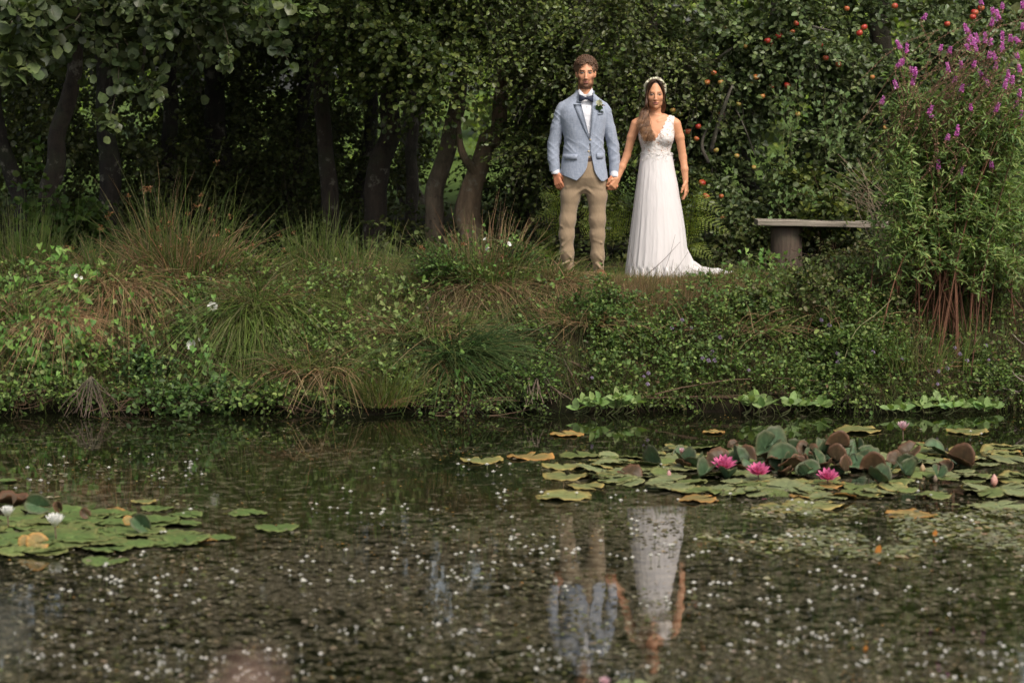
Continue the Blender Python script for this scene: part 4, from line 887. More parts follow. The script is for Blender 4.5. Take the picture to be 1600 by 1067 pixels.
def roots(label,start,tips,seed,col=(.13,.085,.06),name='tree_root'):
    rng=np.random.RandomState(seed); s=np.array(start); t=empty(name,s,label,'root'); mb=MB()
    for (px,py,Y) in tips:
        e=P(px,py,Y)
        for r_ in range(2):
            e2=e+rng.randn(3)*np.array([.03,.02,.02]); m=(s+e2)/2+np.array([.03*rng.randn(),-.04,.03+.02*rng.randn()])
            c=bez([s,m,e2],14); c+=np.cumsum(rng.randn(14,3)*.003,0); add_tube(mb,c,np.linspace(.007,.0022,14)*(.6+.6*rng.rand()),col,5,False)
    mb.build('root_strand',M['bark'],t); return t
roots('bundle of bare brown roots hanging from the left bank into the water',P(142,590,18.98),[(96,650,18.80),(122,650,18.68),(131,655,18.62),(140,652,18.68),(148,655,18.62),(158,650,18.68),(166,648,18.75),(176,652,18.68),(190,645,18.80),(113,655,18.68)],601)
roots('pale bare roots dangling at the waterline left of the bogbean',P(838,585,19.2),[(832,632,18.80),(838,630,18.80),(846,625,18.80),(878,622,19.0),(868,628,19.0),(826,632,18.80)],602,(.20,.14,.10))
roots('dry roots and twigs lying at the edge under the pale bogbean leaves',P(880,560,19.5),[(905,635,19.1),(915,638,19.1),(1000,632,19.2),(985,636,19.2)],603,(.20,.13,.085))
t=empty('bare_twig',P(1600,610,19.2),'forked bare grey twig reaching into the water at the right edge','twig'); mb=MB()
for pts in ([(1640,585),(1600,607),(1570,625),(1552,640)],[(1590,612),(1565,607),(1548,618)],[(1610,603),(1588,588),(1582,580)],[(1640,560),(1600,538),(1582,522)],[(1640,600),(1606,590),(1590,586)]):
    c=bez([P(x,y,19.15+.02*i) for i,(x,y) in enumerate(pts)],12); add_tube(mb,c,np.linspace(.008,.0025,12),(.20,.15,.13),5)
mb.build('branch',M['stem'],t)
t=empty('dead_stalk',B(1310,600),'single long pale stalk leaning right in front of the bramble mound','stalks'); mb=MB()
add_tube(mb,bez([P(1312,585,19.25),P(1335,520,19.3),P(1370,490,19.4),P(1394,467,19.45)],12),np.linspace(.004,.0025,12),(.20,.19,.09),4); mb.build('stalk',M['stem'],t)

# small mauve flowers dotted in the mint and brambles
MV=[(1050,512),(1066,500),(1080,512),(1098,560),(1107,563),(1117,563),(1110,552),(1125,527),(1113,549),(1306,430),(1311,455),(1314,452),(1283,500),(1296,508),(1308,552),(1309,566),(1342,545),(1410,560),(1492,543),(1500,553),(1511,563),(1541,540),(1545,562),(1467,580),(1480,575),(1006,588),(1012,600),(925,590),(1013,583),(1364,550),(1170,578),(1206,452),(1465,600)]
rng=np.random.RandomState(5); pro=None
for px,py in MV:
    g=G(px,py); q=P(px,py,max(g[1]-.30,18.9)); 
    if pro is None:
        mb=MB(); n=40; d=norm(rng.randn(n,3)); add_leaves(mb,d*.004,d,rng.randn(n,3),.011,pal(rng,[(.36,.28,.42),(.46,.38,.5)],n),'oval'); pro=mb.build('mauve_flower',M['petal']); o=pro
    else: o=pro.copy(); COL.objects.link(o)
    o.location=tuple(q); s=.8+.5*rng.rand(); o.scale=(s,s,s)
    tag(o,'tiny mauve pompom flower dotted among the leaves of the right bank','flower','mauve flowers dotted over the bank')
# ---------------------------------------------------------------- implicit surfaces for bodies and clothes
class SDF:
    def __init__(s,lo,hi,h):
        s.lo=np.array(lo,float); s.h=h; s.n=np.ceil((np.array(hi)-s.lo)/h).astype(int)+1
        s.ax=[(s.lo[k]+h*np.arange(s.n[k])).astype(np.float32) for k in range(3)]
        s.d=np.full(s.n,.2,np.float32)
    def sl(s,lo,hi):
        a=np.clip(np.floor((np.array(lo)-s.lo)/s.h).astype(int),0,s.n-1); b=np.clip(np.ceil((np.array(hi)-s.lo)/s.h).astype(int)+1,1,s.n)
        S=tuple(slice(a[k],b[k]) for k in range(3))
        return S,s.ax[0][S[0]][:,None,None],s.ax[1][S[1]][None,:,None],s.ax[2][S[2]][None,None,:]
    def op(s,fn,lo,hi,k=.01,mode='u'):
        S,X,Y,Z=s.sl(lo,hi)
        a=s.d[S]; b=fn(X,Y,Z).astype(np.float32)+0*a
        if mode=='u':
            hh=np.clip(.5+.5*(a-b)/k,0,1); s.d[S]=a*(1-hh)+b*hh-k*hh*(1-hh)
        else:
            b=-b; hh=np.clip(.5-.5*(a-b)/k,0,1); s.d[S]=a*(1-hh)+b*hh+k*hh*(1-hh)
    def cap(s,a,b,ra,rb=None,k=.012,mode='u',fl=1.0):
        a=np.array(a,float); b=np.array(b,float); rb=ra if rb is None else rb
        m=max(ra,rb)+k+.012; lo=np.minimum(a,b)-m; hi=np.maximum(a,b)+m; ab=b-a; L=max((ab*ab).sum(),1e-9)
        def fn(X,Y,Z):
            h=np.clip(((X-a[0])*ab[0]+(Y-a[1])*ab[1]+(Z-a[2])*ab[2])/L,0,1)
            return np.sqrt((X-a[0]-h*ab[0])**2+((Y-a[1]-h*ab[1])/fl)**2+(Z-a[2]-h*ab[2])**2)-(ra+(rb-ra)*h)
        s.op(fn,lo,hi,k,mode)
    def chain(s,pts,k=.012,fl=1.0):
        for p,q in zip(pts[:-1],pts[1:]): s.cap(p[:3],q[:3],p[3],q[3],k,'u',fl)
    def ell(s,c,r,k=.01,mode='u',tilt=0.0):
        c=np.array(c,float); r=np.array(r,float); m=max(r)+k+.01; ct,st=math.cos(tilt),math.sin(tilt)
        def fn(X,Y,Z):
            x=X-c[0]; y=Y-c[1]; z=Z-c[2]
            if tilt: x,z=x*ct+z*st,-x*st+z*ct
            q=np.sqrt((x/r[0])**2+(y/r[1])**2+(z/r[2])**2); return (q-1)*r.min()
        s.op(fn,c-m,c+m,k,mode)
    def loft(s,rows,k=.02,mode='u',pw=2.2,grow=0.0,disp=None,zr=None):
        """rows: z,cx,cy,rx,ry"""
        R_=np.array(rows,float); R_=R_[np.argsort(R_[:,0])]
        zf=np.linspace(R_[0,0],R_[-1,0],200); q=np.array([np.interp(zf,R_[:,0],R_[:,i]) for i in range(1,5)])
        ker=np.hanning(19); ker/=ker.sum(); q=np.array([np.convolve(np.pad(w,9,'edge'),ker,'valid') for w in q])
        z0,z1=R_[0,0],R_[-1,0]
        lo=(min(q[0]-q[2])-.06,min(q[1]-q[3])-.06,z0-.05); hi=(max(q[0]+q[2])+.06,max(q[1]+q[3])+.06,z1+.05)
        def fn(X,Y,Z):
            zz=Z[0,0]; cx,cy,rx,ry=[np.interp(zz,zf,w)[None,None,:] for w in q]
            rx=rx+grow; ry=ry+grow
            e=(np.abs((X-cx)/rx)**pw+np.abs((Y-cy)/ry)**pw)**(1/pw); d=(e-1)*np.minimum(rx,ry)
            if disp is not None: d=d-disp(X,Y,Z)
            return np.maximum(d,np.maximum(z0-grow*0-Z,Z-z1))
        s.op(fn,lo,hi,k,mode)
    def mesh(s):
        d=s.d; ins=d<0
        c=[ins[dx:d.shape[0]-1+dx,dy:d.shape[1]-1+dy,dz:d.shape[2]-1+dz] for dx in (0,1) for dy in (0,1) for dz in (0,1)]
        cnt=sum(x.astype(np.uint8) for x in c); act=(cnt>0)&(cnt<8); I=np.argwhere(act)
        idm=np.full(act.shape,-1,np.int64); idm[act]=np.arange(len(I))
        acc=np.zeros((len(I),3)); w=np.zeros(len(I))
        cor=np.array([(dx,dy,dz) for dx in (0,1) for dy in (0,1) for dz in (0,1)])
        val=np.stack([d[I[:,0]+a,I[:,1]+b,I[:,2]+e] for a,b,e in cor],1)
        for i in range(8):
            for j in range(i+1,8):
                if np.abs(cor[i]-cor[j]).sum()!=1: continue
                cr=(val[:,i]<0)!=(val[:,j]<0); t=val[:,i]/np.where(cr,val[:,i]-val[:,j],1)
                acc+=np.where(cr[:,None],cor[i]+(cor[j]-cor[i])*t[:,None],0); w+=cr
        V=(I+acc/w[:,None])*s.h+s.lo
        F=[]
        for a in range(3):
            b,e=(a+1)%3,(a+2)%3
            A=np.take(ins,range(0,ins.shape[a]-1),a); Bn=np.take(ins,range(1,ins.shape[a]),a); E=np.argwhere(A!=Bn)
            E=E[(E[:,b]>0)&(E[:,e]>0)&(E[:,b]<act.shape[b])&(E[:,e]<act.shape[e])]
            flip=A[E[:,0],E[:,1],E[:,2]]
            q=[]
            for (ob,oe) in ((0,0),(-1,0),(-1,-1),(0,-1)):
                G_=E.copy(); G_[:,b]+=ob; G_[:,e]+=oe; q.append(idm[G_[:,0],G_[:,1],G_[:,2]])
            q=np.stack(q,1); q=np.where(flip[:,None],q,q[:,::-1]); F.append(q)
        F=np.concatenate(F)
        return V,F
def put(sdf,name,mat,parent,colf=(.5,.5,.5)):
    V,F=sdf.mesh(); c=colf(V) if callable(colf) else np.array(colf)
    mb=MB(); mb.add(V,F,c); o=mb.build(name,mat,parent,True,offset=(0,0,0)); o.parent=parent; o.location=(0,0,0); return o
def putmb(mb,name,mat,parent,smooth=True):
    o=mb.build(name,mat,parent,smooth,offset=(0,0,0)); o.parent=parent; o.location=(0,0,0); return o
S5=21/4000/0.9976
def mix(a,b,t): t=t[:,None]; return a*(1-t)+b*t

# hand: palm + five fingers; wr wrist, dirn towards knuckles, side = thumb side, nrm = back of the hand
def hand(s,wr,dirn,side,nrm,curl,sz=1.0,spread=.12,thumb=.5,curls=None):
    wr=np.array(wr,float); d=norm(np.array(dirn,float)); n=np.array(nrm,float); n=norm(n-d*(n@d)); t=np.cross(d,n); t=t if t@np.array(side)>0 else -t
    kn=wr+d*.092*sz
    # palm
    for u in (-.030,-.012,.008,.026):
        s.cap(wr+t*u*.55*sz+d*.012*sz,kn+t*u*sz,.0155*sz,.0125*sz,.008)
    Ls=[.072,.080,.074,.058]; Us=[.030,.010,-.010,-.029]
    for i in range(4):
        p=kn+t*Us[i]*sz; L=Ls[i]*sz; a=(curls[i] if curls else curl)*(1+.12*i); r=.0092*sz
        sd=t*spread*(1.5-i)*.4
        q1=p+(d*math.cos(a*.5)-n*math.sin(a*.5)+sd)*L*.45
        q2=q1+(d*math.cos(a*1.3)-n*math.sin(a*1.3)+sd)*L*.32
        q3=q2+(d*math.cos(a*1.9)-n*math.sin(a*1.9)+sd)*L*.25
        s.chain([(*p,r*1.12),(*q1,r),(*q2,r*.93),(*q3,r*.8)],.003)
    b=wr+d*.022*sz+t*.024*sz
    b1=b+(d*.62+t*.62*thumb*1.3-n*.28)*.040*sz; b2=b1+(d*.9+t*.22*thumb-n*.35)*.034*sz; b3=b2+(d*.95-t*.05-n*.4)*.024*sz
    s.chain([(*b,.015*sz),(*b1,.0125*sz),(*b2,.0105*sz),(*b3,.0085*sz)],.005)

def head(s,c,fw,fh,fs=1.0,female=False):
    """c centre at eye level; fw half width, fh eye to crown; fs stretches the lower face"""
    x,y,z=c
    s.ell((x,y+.018,z+.018),(fw*1.0,.096,fh*.97),.02)           # cranium
    s.ell((x,y-.010,z-.030*fs),(fw*.90,.076,.078*fs),.025)           # face
    jr=.027 if not female else .021
    s.cap((x-fw*.42,y-.026,z-.072*fs),(x+fw*.42,y-.026,z-.072*fs),jr,jr,.03)   # jaw
    s.ell((x,y-.056,z-.097*fs),(.024 if not female else .018,.022,.017),.02)   # chin
    s.cap((x-fw*.45,y-.070,z+.019),(x+fw*.45,y-.070,z+.019),.013 if not female else .009,None,.016)  # brow
    for e in (-1,1):
        s.ell((x+e*fw*.60,y-.052,z-.028*fs),(.018,.020,.018),.02)  # cheekbone
        s.ell((x+e*.031,y-.096,z+.001),(.018,.019,.0095),.008,'s')   # socket
        s.ell((x+e*.031,y-.073,z-.001),(.0125,.0120,.0090),.003)          # eyeball
    s.chain([(x,y-.080,z+.010,.0075),(x,y-.101,z-.030*fs,.0100)],.010); s.ell((x,y-.101,z-.040*fs),(.0160,.013,.009),.006)  # nose
    s.ell((x,y-.0805,z-.0635*fs),(.024,.0095,.0045),.006); s.ell((x,y-.080,z-.0725*fs),(.021,.0095,.0052),.006)          # lips
    s.ell((x,y-.090,z-.068*fs),(.024,.005,.0016),.003,'s')
    for e in (-1,1):
        s.ell((x+e*(fw*1.06+(.0 if female else .004)),y+.012,z-.014),(.010,.018,.029),.006,'u',-.15*e); s.ell((x+e*(fw*1.06+.013),y+.002,z-.010),(.005,.009,.016),.004,'s')

def facecol(c,fw,skin,skin2,beard=None,lip=(.42,.16,.12),brow=(.07,.04,.025),iris=(.05,.06,.06),fs=1.0):
    x,y,z=c
    def f(V):
        n=len(V); C=np.repeat(np.array(skin)[None],n,0).astype(float)
        X=V[:,0]-x; Yv=V[:,1]-y; Z=V[:,2]-z; hd=V[:,2]>z-.18; Zs=Z/fs; aX=np.abs(X)
        C=mix(C,np.array(skin2),np.clip(fbm(V[:,0]*14,V[:,1]*14,V[:,2]*14,3)*1.2-.2,0,1)*.5)
        near=hd&(Yv<-.02)
        ch=np.exp(-((aX-.042)**2+(Zs+.035)**2)/.0004)*near; C=mix(C,np.array((.52,.20,.13)),ch*.35)
        ns=np.exp(-(X**2+(Zs+.040)**2)/.00016)*near; C=mix(C,np.array((.56,.24,.17)),ns*.35)
        if beard is not None:
            low=np.clip((-.066-Zs)/.018,0,1); side=np.clip((aX-.040)/.012,0,1)*np.clip((-.012-Zs)/.025,0,1)
            bd=np.maximum(low,side*.9)
            must=((aX<.030)&(Zs>-.0615)&(Zs<-.0500))*.8
            clear=np.exp(-((X/.020)**2+((Zs+.068)/.0075)**2)**2)
            bd=np.clip(np.maximum(bd,must)-clear*1.1,0,1)*near*(Zs>-.118)*(Yv<.04)
            bd=bd*(.72+.4*vnoise(V[:,0]*160,V[:,1]*160,V[:,2]*160,4)); C=mix(C,np.array(beard),np.clip(bd,0,1))
        lp=(((X/.024)**2+((Zs+.068)/.0088)**2)<1)&near&(Yv<-.068); C[lp]=lip
        ml=((aX<.023)&(np.abs(Zs+.068)<.0016))&near&(Yv<-.06); C[ml]=np.array(lip)*.35
        bz=.0172+.08*np.clip(aX-.014,0,.02)-.12*np.clip(aX-.036,0,1)
        br=(np.abs(Z-bz)<(.0040 if beard is not None else .0027))&(aX>.012)&(aX<.049)&near; C[br]=brow
        for e in (-1,1):
            q=((X-e*.031)/.0150)**2+(Z/.0055)**2
            sh=(q<2.6)&near; C[sh]=np.array(skin)*.55+np.array(brow)*.1  # socket shade painted into the skin around the eye
            ey=(q<1)&near; C[ey]=(.27,.20,.16); ir=ey&(np.abs(X-e*.031)<.0072); C[ir]=iris
            lid=(q>=.75)&(q<1.7)&(Z>.0012)&near; C[lid]=np.array(brow)*1.1
        return C
    return f

# ================================================================ the groom
g0=P(912,431,21.0); gzr=float(gz(g0[0],21.0)); 
man=empty('person',(g0[0],21.0,gzr),'man in pale blue jacket, navy bow tie and beige chinos, holding hands with the bride','person')
dzm=g0[2]-gzr
SKM=(.65,.315,.18); SKM2=(.58,.245,.13)
hc=(.012,-.01,1.680)
s=SDF((-.36,-.22,-.02),(.38,.24,1.86),.0036)
# legs, trunk, neck
for e,hx,kx,ax_ in ((-1,-.095,-.135,-.118),(1,.09,.115,.125)):
    s.chain([(hx,0,.90,.070),(kx,-.0,.48,.042),(kx*1.02,.0,.36,.040),(ax_,.02,.09,.030)],.01)
    s.chain([(ax_,.03,.055,.03),(ax_+.02*e,-.09,.03,.026),(ax_+.03*e,-.14,.025,.02)],.02)
TM=[(.86,-.005,0,.155,.105),(1.0,-.010,0,.142,.10),(1.13,-.008,0,.135,.098),(1.25,-.008,0,.155,.105),(1.34,-.008,.0,.145,.085),(1.39,-.008,.005,.10,.065),(1.42,-.004,.01,.06,.05)]
s.loft(TM,.03)
s.cap((.0,.015,1.42),(.008,.004,1.57),.056,.052,.03)
AL=[(-.168,.0,1.365,.044),(-.250,.02,1.09,.036),(-.240,-.01,.90,.027),(-.232,-.02,.868,.026)]
AR=[(.153,.0,1.365,.044),(.238,.02,1.10,.035),(.250,-.01,.88,.029),(.250,-.02,.845,.026)]
s.chain(AL,.02); s.chain(AR,.02)
head(s,hc,.068,.112,1.12)
s.cap((.010,-.0,1.60),(.008,.01,1.50),.052,.054,.02)
hand(s,(-.230,-.022,.868),(.25,-.12,-.95),(.75,-.5,.1),(-.55,-.75,.1),.55,1.0,.12,.6)
hand(s,(.250,-.025,.850),(-.10,-.16,-.95),(-.8,-.6,0),(.35,-.9,.1),1.15,.98,.05,.5)
fc=facecol(hc,.069,SKM,SKM2,beard=(.11,.052,.028),brow=(.055,.03,.018),fs=1.12)
def mc(V):
    C=fc(V); hnd=V[:,2]<1.0; C[hnd]=C[hnd]*np.array((.95,.80,.76)); return C
put(s,'body',M['skin'],man,mc)
# hair: cap plus curls
rng=np.random.RandomState(2)
s=SDF((-.13,-.16,1.60),(.15,.16,1.86),.0034)
s.ell((hc[0],hc[1]+.026,hc[2]+.034),(.086,.102,.098),.01); s.ell((hc[0],hc[1]+.012,hc[2]+.088),(.072,.072,.034),.02)
s.ell((hc[0],hc[1]-.075,hc[2]-.030),(.069,.085,.100),.010,'s')
s.ell((hc[0]-.0,hc[1]-.10,hc[2]+.030),(.066,.060,.050),.014,'s')
for e in (-1,1): s.ell((hc[0]+e*.085,hc[1]-.02,hc[2]-.035),(.03,.06,.042),.008,'s')
s.ell((hc[0],hc[1]-.05,hc[2]-.10),(.2,.2,.08),.01,'s')
s.d+= (-.012*(vnoise(s.ax[0][:,None,None]*52+0*s.ax[1][None,:,None],s.ax[1][None,:,None]*52,s.ax[2][None,None,:]*52,3)-.45)).astype(np.float32)
HB=np.array((.115,.062,.035))
put(s,'hair',M['hair'],man,lambda V: HB*(.6+.9*vnoise(V[:,0]*60,V[:,1]*60,V[:,2]*60,5))[:,None])
mb=MB()
for k in range(1300):
    u=norm(rng.randn(3)*np.array([1,1,.9])); 
    if u[2]<-.15: continue
    if u[1]<-.30 and u[2]<.34: continue
    if u[2]<.12 and u[1]<.1: continue
    c=np.array((hc[0],hc[1]+.022,hc[2]+.038))+u*np.array((.087,.110,.099)); r=.007+.007*rng.rand(); A=norm(np.cross(u,rng.randn(3))); Bv=np.cross(u,A)
    th=np.linspace(0,5.2+2*rng.rand(),9); q=c+r*(np.cos(th)[:,None]*A+np.sin(th)[:,None]*Bv)+u*np.linspace(0,.014,9)[:,None]
    add_tube(mb,q,np.linspace(.0026,.0014,9),HB*(.7+1.1*rng.rand()),4)
putmb(mb,'curl',M['hair'],man).data.name='curls'

def creases(seed,amp,fx=9,fz=26,tilt=.5):
    """irregular slanting cloth folds: two families of stretched ridged noise"""
    def f(X,Y,Z):
        ca,sa=math.cos(math.atan(tilt)),math.sin(math.atan(tilt)); o=0
        for k,(c_,s_) in enumerate(((ca,sa),(ca,-sa*.8))):
            u=(Z*c_+X*s_)*fz+0*Y; v_=(X*c_-Z*s_)*fx*.55+0*Y; n=vnoise(u,v_,Y*fx*.6,seed+k*7); o=o+(1-np.abs(2*n-1))**2*.9-.35
        return (amp*o*(.3+1.0*vnoise(X*5+0*Y+0*Z,Y*5,Z*5,seed+3))).astype(np.float32)
    return f
# trousers
s=SDF((-.24,-.16,.0),(.24,.18,1.04),.0042)
TR=[(.700,.004,.0,.120,.050),(.75,.002,.0,.155,.080),(.785,.000,.0,.164,.098),(.83,.000,.0,.174,.116),(.90,-.004,0,.174,.116),(1.005,-.006,0,.160,.108)]
s.loft(TR,.02)
L1=[(-.100,0,.80,.078),(-.110,0,.68,.076),(-.134,-.005,.48,.062),(-.142,.0,.36,.058),(-.138,.006,.21,.053),(-.118,.012,.060,.037)]
L2=[(.098,0,.80,.080),(.108,0,.68,.077),(.112,-.005,.48,.062),(.112,.0,.36,.057),(.114,.006,.19,.052),(.126,.012,.040,.040)]
s.chain(L1,.035); s.chain(L2,.035); s.cap((0,.005,.80),(0,.005,.765),.060,.040,.05)
fold=creases(5,.0018,7,20,2.2); S_,X,Y,Z=s.sl(s.lo,s.lo+s.n*s.h)
amp=np.interp(s.ax[2],[0,.1,.28,.45,.62,.8,1.0],[1.3,1.3,.7,1.3,.5,.6,.2])[None,None,:]
s.d-=(fold(X,Y,Z)*amp).astype(np.float32)
fold2=creases(15,.0012,9,36,-2.6); s.d-=(fold2(X,Y,Z)*amp).astype(np.float32)
rngp=np.random.RandomState(44)
for cx_,zs_ in ((-.135,(.30,.35,.42,.47,.20,.13)),(.112,(.31,.37,.44,.49,.18,.10))):
    for z_ in zs_:
        a_=.25+.9*rngp.rand(); sg_=1 if rngp.rand()<.5 else -1; hw=.020+.008*rngp.rand(); x0_=cx_+.012*rngp.randn()
        s.cap((x0_-hw,-.044,z_-hw*a_*sg_),(x0_+hw,-.046,z_+hw*a_*sg_),.010,.009,.014)
for x0_,z0_,x1_,z1_ in ((.02,.74,.12,.66),(-.01,.74,-.10,.67),(.03,.78,.14,.74),(-.03,.79,-.14,.75)): s.cap((x0_,-.070,z0_),(x1_,-.068,z1_),.011,.006,.018)
s.op(lambda X,Y,Z:np.maximum(np.maximum(np.abs(X+.122)-.2,0)*0+Z-.028,-.2)+0*X+0*Y,(-.3,-.2,-.02),(.3,.2,.035),.004,'s')
put(s,'trousers',M['trouser'],man)
mb=MB(); mb2=MB()
belt=[]; n=40
for z in (.960,.992):
    for j in range(n): th=j/n*6.283; belt.append((-.006+.166*math.cos(th),.114*math.sin(th),z))
mb.add(belt,[(j,(j+1)%n,n+(j+1)%n,n+j) for j in range(n)],(.05,.025,.015)); putmb(mb,'belt',M['leather'],man)
# shoes
for e,x0 in ((-1,-.122),(1,.126)):
    s=SDF((x0-.08,-.22,-.005),(x0+.10,.12,.11),.004)
    s.chain([(x0,.055,.040,.036),(x0+.012*e,-.04,.036,.038),(x0+.026*e,-.125,.026,.034),(x0+.030*e,-.165,.020,.024)],.02); s.cap((x0,.03,.05),(x0,.02,.09),.036,.036,.02)
    s.op(lambda X,Y,Z:Z-.0+0*X+0*Y,(x0-.1,-.3,-.02),(x0+.1,.2,.006),.003,'s')
    put(s,'shoe',M['leather'],man,(.20,.085,.04))
# shirt
TS=[(.94,-.008,0,.150,.102),(1.13,-.008,0,.146,.106),(1.25,-.008,0,.166,.112),(1.36,-.008,0,.172,.106),(1.42,-.006,.004,.135,.082),(1.455,0,.006,.080,.068)]
s=SDF((-.22,-.16,.93),(.22,.16,1.56),.0038)
s.loft(TS,.02); s.cap((.002,.014,1.44),(.008,.006,1.545),.068,.061,.015)
s.op(lambda X,Y,Z:np.sqrt((X-.006)**2+(Y-.002)**2)-.0585,(-.1,-.1,1.51),(.1,.1,1.62),.004,'s')
s.op(lambda X,Y,Z:Z*0+X*0+np.maximum((1.498-.0*Y)-Z,-1)*-1*0+ -(Z-1.506+(Y+.06)*-.12),(-.15,-.15,1.47),(.15,.15,1.56),.003,'s') if False else None
fs=creases(25,.004,10,30,.2); S_,X,Y,Z=s.sl(s.lo,s.lo+s.n*s.h); s.d-=fs(X,Y,Z)
put(s,'shirt',M['shirt'],man)
for a,bp_ in (((-.233,-.012,.885),(-.232,-.018,.868)),((.250,-.012,.874),(.2505,-.022,.846))):
    s=SDF(np.minimum(a,bp_)-np.array((.06,.06,.03)),np.maximum(a,bp_)+np.array((.06,.06,.03)),.0036); s.cap(a,bp_,.037,.036,.004); s.op(lambda X,Y,Z,bb=bp_:Z-(bb[2]-.012)+0*X+0*Y,np.array(bp_)-.09,np.array(bp_)+np.array((.09,.09,-.008)),.002,'s'); 
    put(s,'shirt_cuff',M['shirt'],man)
# collar wings + placket
def sheet(mb,poly,col,thick=.004,ny=(0,-1,0)):
    """thin closed slab from a polygon of 3d points"""
    p=np.array(poly,float); n=len(p); q=p-np.array(ny)*thick*1.0
    mb.add(np.concatenate([p,q]),np.array([[i,(i+1)%n,n+(i+1)%n,n+i] for i in range(n)]),col)
    mb.f.append(np.array([list(range(n))])[:,::-1]+mb.n-2*n); mb.f.append(np.array([list(range(n,2*n))])+mb.n-2*n)
# jacket
JK=[(.780,.003,.0,.200,.135),(.86,-.002,0,.193,.133),(.98,-.004,0,.176,.126),(1.12,.000,0,.158,.122),(1.22,-.004,0,.174,.130),(1.32,-.010,0,.196,.132),(1.385,-.012,.002,.190,.120),(1.425,-.010,.006,.165,.105),(1.458,-.006,.010,.130,.092),(1.488,-.002,.014,.100,.084),(1.515,.002,.016,.078,.078),(1.540,.004,.018,.067,.072)]
JZ=np.array(sorted(JK))
def jfront(x,z,extra=.0):
    cx,cy,rx,ry=[np.interp(z,JZ[:,0],JZ[:,i]) for i in range(1,5)]
    u=np.clip(np.abs((x-cx)/rx),0,.985); return cy-ry*(1-u**2.3)**(1/2.3)-extra
s=SDF((-.33,-.18,.74),(.33,.18,1.57),.0036)
s.loft(JK,.02,pw=2.3)
s.cap((-.08,.01,1.462),(-.178,.005,1.404),.030,.040,.03); s.cap((.08,.01,1.462),(.162,.005,1.404),.030,.040,.03)
SL=[(-.180,.005,1.372,.056),(-.218,.012,1.24,.053),(-.250,.020,1.09,.050),(-.250,.006,.98,.046),(-.236,-.008,.872,.043)]
SR=[(.163,.005,1.372,.056),(.202,.012,1.24,.052),(.238,.020,1.10,.048),(.250,.006,.98,.045),(.252,-.006,.858,.043)]
s.chain(SL,.007); s.chain(SR,.007)
S_,X,Y,Z=s.sl(s.lo,s.lo+s.n*s.h)
sleeve=np.clip((np.abs(X+.004)-.185)/.02,0,1)
S0=s.d[S_].copy(); sleeve=sleeve*np.clip((Z-.90)/.05,0,1)
s.d-=(creases(7,.0050,8,26,.9)(X,Y,Z)*(.30+.9*sleeve)).astype(np.float32)
s.d-=(creases(9,.0042,9,28,-1.1)(X,Y,Z)*np.exp(-((Z-1.10)/.10)**2)*(1-sleeve)*1.6).astype(np.float32)
# hollow, cuffs, neck hole, V opening and cutaway fronts
s.loft([(z,cx,cy,rx-.017,ry-.017) for z,cx,cy,rx,ry in JK],.004,'s',2.3)
s.cap((-.236,-.008,.885),(-.234,-.010,.82),.034,.036,.003,'s'); s.cap((.251,-.004,.87),(.252,-.008,.80),.034,.036,.003,'s')
BX=.046; BZ=1.140     # button (x, z)
def vcut(X,Y,Z):
    t=np.clip((Z-BZ)/(1.545-BZ),0,1.2); xc=BX*(1-t)+.008*t; wd=.001+.064*t**1.05
    return np.maximum(np.maximum(np.abs(X-xc)-wd,Y-.012),BZ-Z)
s.op(vcut,(-.1,-.2,BZ-.01),(.12,.02,1.57),.002,'s')
def hemcut(X,Y,Z):
    t=np.clip((BZ-.10-Z)/(BZ-.10-.79),0,1.3); xc=.043-.0*t
    lft=xc-.006-.030*t-.16*np.clip(t-.40,0,1)**2.0*1.6; rgt=xc+.008+.050*t+.14*np.clip(t-.55,0,1)**2.0*1.8
    return np.maximum(np.maximum(lft-X,X-rgt),np.maximum(Y+.0,Z-(BZ-.035)))
s.op(hemcut,(-.12,-.2,.74),(.2,.02,BZ-.03),.003,'s')
# rounded front corners and hem line
s.op(lambda X,Y,Z:Z-np.where(X<-.03,.800+.38*np.clip(-.05-X,0,.2),np.where(X>.16,.800+.6*(X-.16),.800))+0*Y,(-.3,-.2,.74),(.206,.2,.90),.004,'s')
s.op(lambda X,Y,Z:Z-.862+0*Y+.25*(X+.235),(-.32,-.2,.74),(-.196,.2,.90),.003,'s'); s.op(lambda X,Y,Z:Z-.842+0*Y+0*X,(.212,-.2,.74),(.33,.2,.90),.003,'s')
put(s,'jacket',M['jacket'],man)
